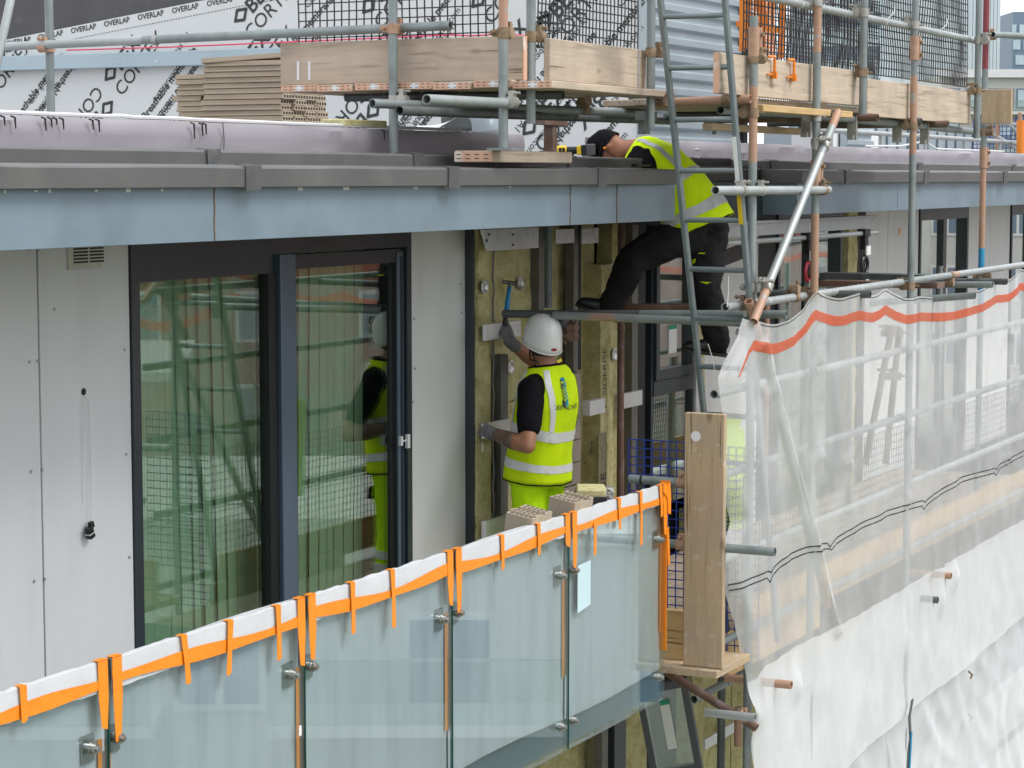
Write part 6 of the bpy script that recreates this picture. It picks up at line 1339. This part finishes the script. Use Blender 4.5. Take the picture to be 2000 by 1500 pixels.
meshguard('blue mesh guard on the far scaffold', aX(1900, 298, 26.3), -EY, EZ, 26, 8, .05, 'meshblue', .008)
MB().tube(aX(1994, 300, 25.6), aX(1994, 235, 25.6), .05, 12, False).build('orange_post', 'mesho', smooth=True, label='thick orange post on the far roof', cat='post')
# white cable lying on the kerb
for lb, pts in (('white cable lying along the lilac kerb', [(-40, 226), (60, 223), (200, 229), (235, 226), (262, 229), (340, 231), (400, 236), (520, 239), (560, 243), (700, 246), (760, 250), (900, 256)]), ('white cable looping on the far kerb', [(1690, 295), (1760, 285), (1805, 276), (1830, 298), (1870, 297), (1900, 303), (1960, 306)])):
    P_ = [aY(px, py, 5.97) for px, py in pts]
    for p in P_: p.z = max(p.z, 2.962)
    MB().path(P_, .009, 6).build('cable', 'cord', smooth=True, label=lb, cat='cable')
q = aY(700, 243, 5.99); MB().box((q.x - .2, 5.96, 2.958), (q.x + .25, 6.1, 2.995)).build('wool_strip', 'wool', bev=.006, label='strip of wool lying on the lilac kerb', cat='insulation')
# dark clutter under the landing
for lb, px, py, sx, sz, m in (('grey bag on the roof under the landing', 905, 240, .22, .11, 'galvd'), ('pale box on the roof under the landing', 950, 228, .16, .22, 'corr')):
    q = aX(px, py, 12.6); mb = MB().obox(q, (.1, 0, 0), (0, sx / 2, 0), (0, .02, sz / 2)); mb = wrinkle(voxel(mb, .02, 3), .006); mb.v = [v - Vector((0, 0, 0)) for v in mb.v]; mb.build('roof_box' if 'box' in lb else 'roof_bag', m, smooth=2, label=lb, cat='box' if 'box' in lb else 'bag')
def flapf(u, v): p = aX(800 + 85 * u, 262 - 30 * u * u - 18 * v * (1 - u * .6), 12.2); return p + Vector((.1 * v, 0, 0))
MB().grid(flapf, 14, 5).build('membrane_offcut', 'wrap', smooth=2, label='curled offcut of white membrane under the landing', cat='membrane')

# ------------------------------------------------------------------ stacks of hollow clay planks on the roof
Xs = 11.45; yc = aX(551, 200, Xs).y; y1 = aX(396, 200, Xs).y; ye = XY(640, yc)
L1 = y1 - yc; Wp = (ye - Xs) / 4; th = .0335
def plankm(L_, w, t):
    mb = MB(); mb.mat(0).box((-w / 2, 0, 0), (w / 2, L_, t)); mb.mat(1)
    n = 4
    for k in range(n): x = -w / 2 + w * (k + .5) / n; mb.box((x - w / n * .3, -.0012, t * .26), (x + w / n * .3, -.0003, t * .76))
    mb.mat(0).box((-w / 2 - .012, .001, t * .1), (-w / 2, L_ - .001, t * .42)); return mb
src = plankm(L1, Wp * .93, th * .93).build('clay_plank', ['clay2', 'clayhole'], base=(0, 0, 0), label='hollow clay plank in the wide tall stack on the roof', cat='plank', group='planks in the tall stack')
zt_ = aX(450, 116, Xs).z; rows = int((zt_ - 2.80) / th); first = True
for r_ in range(rows):
    for c_ in range(4):
        p = (Xs + Wp * (c_ + .5) + random.uniform(-.006, .006), yc + random.uniform(-.012, .012), 2.80 + r_ * th)
        if first: src.location = p; WL[src.name] = Vector(p); first = False
        else: copyat(src, p, rot=(0, 0, random.uniform(-.012, .012)))
for k in range(3): copyat(src, (Xs + .08 + k * .15, yc - .0, 2.80 + rows * th + .01 + k * .003), rot=(R(-2.5 + 1.2 * k), R(1.5), R(3 - 2 * k)), label='loose clay plank lying askew on top of the tall stack')['group'] = 'loose planks on the tall stack'
y2 = aX(402, 200, Xs + .12).y; L2 = aX(347, 200, Xs + .12).y - y2
s2 = plankm(L2, .2, th * .93).build('clay_plank', ['clay2', 'clayhole'], base=(0, 0, 0), label='hollow clay plank in the lower short stack on the roof', cat='plank', group='planks in the short stack')
rows2 = int((aX(370, 143, Xs + .12).z - 2.80) / th)
for r_ in range(rows2):
    p = (Xs + .22 + random.uniform(-.01, .01), y2 + random.uniform(-.012, .018) + (.03 if r_ == rows2 - 5 else 0), 2.80 + r_ * th)
    if r_ == 0: s2.location = p; WL[s2.name] = Vector(p)
    else: copyat(s2, p, rot=(0, 0, random.uniform(-.012, .012)))

# ================================================================== far buildings
M['tglass'] = mat('hazed_tower_glass', (.40, .52, .58), .25, .2, .15, .05); M['tpale'] = mat('tower_panel', (.60, .67, .72), .5, 0, .1, .05); M['tdark'] = mat('tower_dark_cladding', (.19, .26, .35), .5, 0, .1, .05)  # tower glass is paled so its colour carries the distance haze
M['twin'] = mat('tower_window', (.55, .68, .74), .3, 0, .2, .3); M['render'] = mat('white_render', (.62, .62, .60), .7, 0, .06, .2)
def farbox(label, px0, px1, pytop, t, m, depth=14, name='tower'):
    p, q = aT(px0, pytop, t), aT(px1, pytop, t); u = Vector((q.x - p.x, q.y - p.y, 0)); w = u.length; u.normalize(); d = Vector((-u.y, u.x, 0)); d = d if d.dot(FW) > 0 else -d
    o = thing(name, label, 'building', (p.x, p.y, GZ)); z1 = p.z
    MB().poly([(p.x, p.y, GZ), (q.x, q.y, GZ), (q.x + d.x * depth, q.y + d.y * depth, GZ), (p.x + d.x * depth, p.y + d.y * depth, GZ)], (0, 0, z1 - GZ)).build('wall', m, o)
    return o, p, u, d, w, z1
def wins(o, p, u, d, cells, m='twin', nm='window', dep=.12):
    src = None
    for a_, z, w_, h_ in cells:
        base = Vector((p.x, p.y, 0)) + u * a_ + Vector((0, 0, z))
        mb = MB().obox(base, u * w_ / 2, d * dep, EZ * h_ / 2); mb.build(nm, m, o)
o, p, u, d, w, z1 = farbox('tall pale glass tower with vertical fins beyond the red upright', 1895, 1956, -120, 260, 'tglass')
wins(o, p, u, d, [(w * (k + .5) / 9, z1 / 2 + 10, .35, z1) for k in range(9)], 'tpale', 'fin', .4)
o, p, u, d, w, z1 = farbox('narrow teal tower between two taller ones', 1952, 1971, 44, 300, 'tglass'); wins(o, p, u, d, [(w * (.3 + .4 * (r_ % 2)), z1 - 2 - r_ * 1.7, .5, 1.0) for r_ in range(10)])
o, p, u, d, w, z1 = farbox('dark blue tower dotted with small windows', 1979, 2035, 23, 280, 'tdark'); wins(o, p, u, d, [(w * (.05 + c_ * .12 + .03 * (r_ % 2)), z1 - 2.2 - r_ * 1.9, .45, 1.2) for r_ in range(9) for c_ in range(8) if (r_ * 3 + c_ * 5) % 7 < 5])
o, p, u, d, w, z1 = farbox('broad blue glass tower behind the black mesh', 1745, 1880, -80, 230, 'tglass'); wins(o, p, u, d, [(w * (k + .5) / 14, z1 / 2 + 8, .6, z1) for k in range(14)], 'tpale', 'fin', .4)
o, p, u, d, w, z1 = farbox('dark slab building behind the orange barrier', 1585, 1722, -40, 180, 'tdark'); wins(o, p, u, d, [(w * (k + .5) / 9, z1 - 2 - r_ * 2.6, .9, 1.5) for k in range(9) for r_ in range(5)])
o, p, u, d, w, z1 = farbox('white balconied apartment block beyond the far scaffold', 1840, 2090, 147, 70, 'render', 10, 'apartment_block')
wins(o, p, u, d, [(w / 2, z1 + .05, w + .3, .25)], 'white', 'parapet', .25)
pxm = w / 250; cells = [((c_ - 1840) * pxm, z1 - 1.15 + .0, .42, .9 + .3) for c_ in (1862, 1900, 1938, 1967, 1999, 2040)] + [((c_ - 1840) * pxm, z1 - 2.15 + .35, .42, .85) for c_ in (1862, 1938, 1966, 1999)]
wins(o, p, u, d, [((c_ - 1840) * pxm, z1 - .72, .44, .62) for c_ in (1862, 1900, 1938, 1967, 1999, 2040)], 'tdark', 'window', .03); wins(o, p, u, d, [((c_ - 1840) * pxm, z1 - .72, .34, .52) for c_ in (1862, 1900, 1938, 1967, 1999, 2040)], 'twin', 'pane', .05)
wins(o, p, u, d, [((c_ - 1840) * pxm, z1 - 1.75, .44, 1.0) for c_ in (1862, 1930, 1966, 1999)], 'tdark', 'window', .03); wins(o, p, u, d, [((c_ - 1840) * pxm, z1 - 1.6, .34, .6) for c_ in (1862, 1930, 1966, 1999)], 'twin', 'pane', .05)
wins(o, p, u, d, [(w / 2, z1 - 1.18, w, .10)], 'white', 'floor_band', .5); wins(o, p, u, d, [(w / 2, z1 - .95, w, .30)], M['glassw'], 'balcony_glass', .55); wins(o, p, u, d, [(w / 2, z1 - 2.3, w, .35)], M['glassw'], 'balcony_glass', .55)

# ================================================================== across the street (mirrored in doors and balustrade)
M['brick'] = mat('red_brick', (.30, .105, .07), .85, 0, .2, 3); M['brick2'] = mat('orange_brick', (.42, .19, .09), .85, 0, .2, 3); M['roofw'] = mat('pale_flat_roof', (.55, .57, .55), .7, 0, .1, .5); M['slate'] = mat('slate_roof', (.10, .105, .11), .7, 0, .2, 2)
def block(label, cx, cy, yaw, w, dpt, z1, m, floors, cols, roof='roofw', zlow=-6):
    o = thing('brick_block', label, 'building', (cx, cy, GZ)); c, s = math.cos(R(yaw)), math.sin(R(yaw)); u = Vector((c, s, 0)); d = Vector((-s, c, 0)); C = Vector((cx, cy, 0))
    MB().obox(C + EZ * ((z1 + GZ) / 2), u * w / 2, d * dpt / 2, EZ * (z1 - GZ) / 2).build('wall', m, o); MB().obox(C + EZ * (z1 + .1), u * (w / 2 + .2), d * (dpt / 2 + .2), EZ * .1).build('roof', roof, o)
    for f_ in range(floors):
        for k in range(cols):
            b_ = C + d * dpt / 2 + u * (w * ((k + .5) / cols - .5)) + EZ * (z1 - 1.9 - f_ * 2.9)
            wn = MB().obox(b_, u * .75, d * .06, EZ * .8).build('window', 'white', o); MB().obox(b_ + d * .02 - u * .35, u * .29, d * .05, EZ * .68).obox(b_ + d * .02 + u * .35, u * .29, d * .05, EZ * .68).build('pane', 'tdark', wn)
    return o
block('red brick apartment block across the street', 62, -32, 60, 34, 14, 9, 'brick', 6, 9)
block('second red brick block across the street', 74, -23, 72, 18, 12, 12, 'brick', 6, 5)
block('low orange brick building with a pale flat roof across the street', 38, -24, 57, 16, 9, -1.6, 'brick2', 2, 4)
block('white rendered tower across the street', 104, -15, 75, 18, 14, 26, 'render', 11, 6)
bb = block('white balconied block just across the street', 33, -13, 62, 26, 8, -3.2, 'render', 3, 7)
u_ = Vector((math.cos(R(62)), math.sin(R(62)), 0)); d_ = Vector((-u_.y, u_.x, 0)); c_ = Vector((33, -13, 0))
for f_ in range(3):
    for k in range(4):
        b_ = c_ + d_ * 4.7 + u_ * (-9.6 + k * 6.4) + EZ * (-5.9 - f_ * 2.9); bs = MB().obox(b_, u_ * 2.3, d_ * .75, EZ * .1).build('balcony_slab', 'white', bb); MB().obox(b_ + d_ * .73 + EZ * .6, u_ * 2.3, d_ * .012, EZ * .5).build('balcony_glass', 'glassw', bs); MB().obox(b_ + d_ * .73 + EZ * 1.12, u_ * 2.3, d_ * .025, EZ * .02).build('handrail', 'galvl', bs)
block('terrace of red houses across the street', 40, -50, 50, 30, 9, -7, 'brick', 2, 7, 'slate')
M['leaf'] = mat('tree_leaf', (.06, .10, .03), .8, 0, .4, .8); M['bark'] = mat('tree_bark', (.08, .06, .04), .9)
def tree(label, x, y, h, r):
    o = thing('street_tree', label, 'tree', (x, y, GZ), 'street trees'); rnd = random.Random(int(x * 7 + y))
    MB().path([(x, y, GZ), (x + .2, y, GZ + h * .3), (x, y + .2, GZ + h * .62)], [.32, .22, .1], 8).build('trunk', 'bark', o, smooth=True)
    mb = MB(); cl = [(rnd.gauss(0, r * .42), rnd.gauss(0, r * .42), h * (.45 + .5 * rnd.random())) for _ in range(16)]
    for _ in range(900):
        cx_, cy_, cz_ = rnd.choice(cl); p = Vector((x + cx_ + rnd.gauss(0, r * .2), y + cy_ + rnd.gauss(0, r * .2), GZ + cz_ + rnd.gauss(0, r * .2))); a = Vector((rnd.gauss(0, 1), rnd.gauss(0, 1), rnd.gauss(0, 1))).normalized(); b_ = a.orthogonal().normalized(); s_ = rnd.uniform(.18, .4)
        k = len(mb.v); mb.v += [p + a * s_, p + b_ * s_ * .6, p - a * s_, p - b_ * s_ * .6]; mb.face((k, k + 1, k + 2, k + 3))
    mb.build('crown', 'leaf', o)
for i, (x, y, h, r) in enumerate(((46, -26, 12.5, 4.5), (51, -20, 12, 4), (40, -34, 11, 4), (33, -38, 12, 4.5), (56, -16, 12.5, 4), (29, -30, 10, 3.5), (64, -12, 13, 4.5), (26, -22, 9, 3.5))): tree('leafy street tree across the street', x, y, h, r)
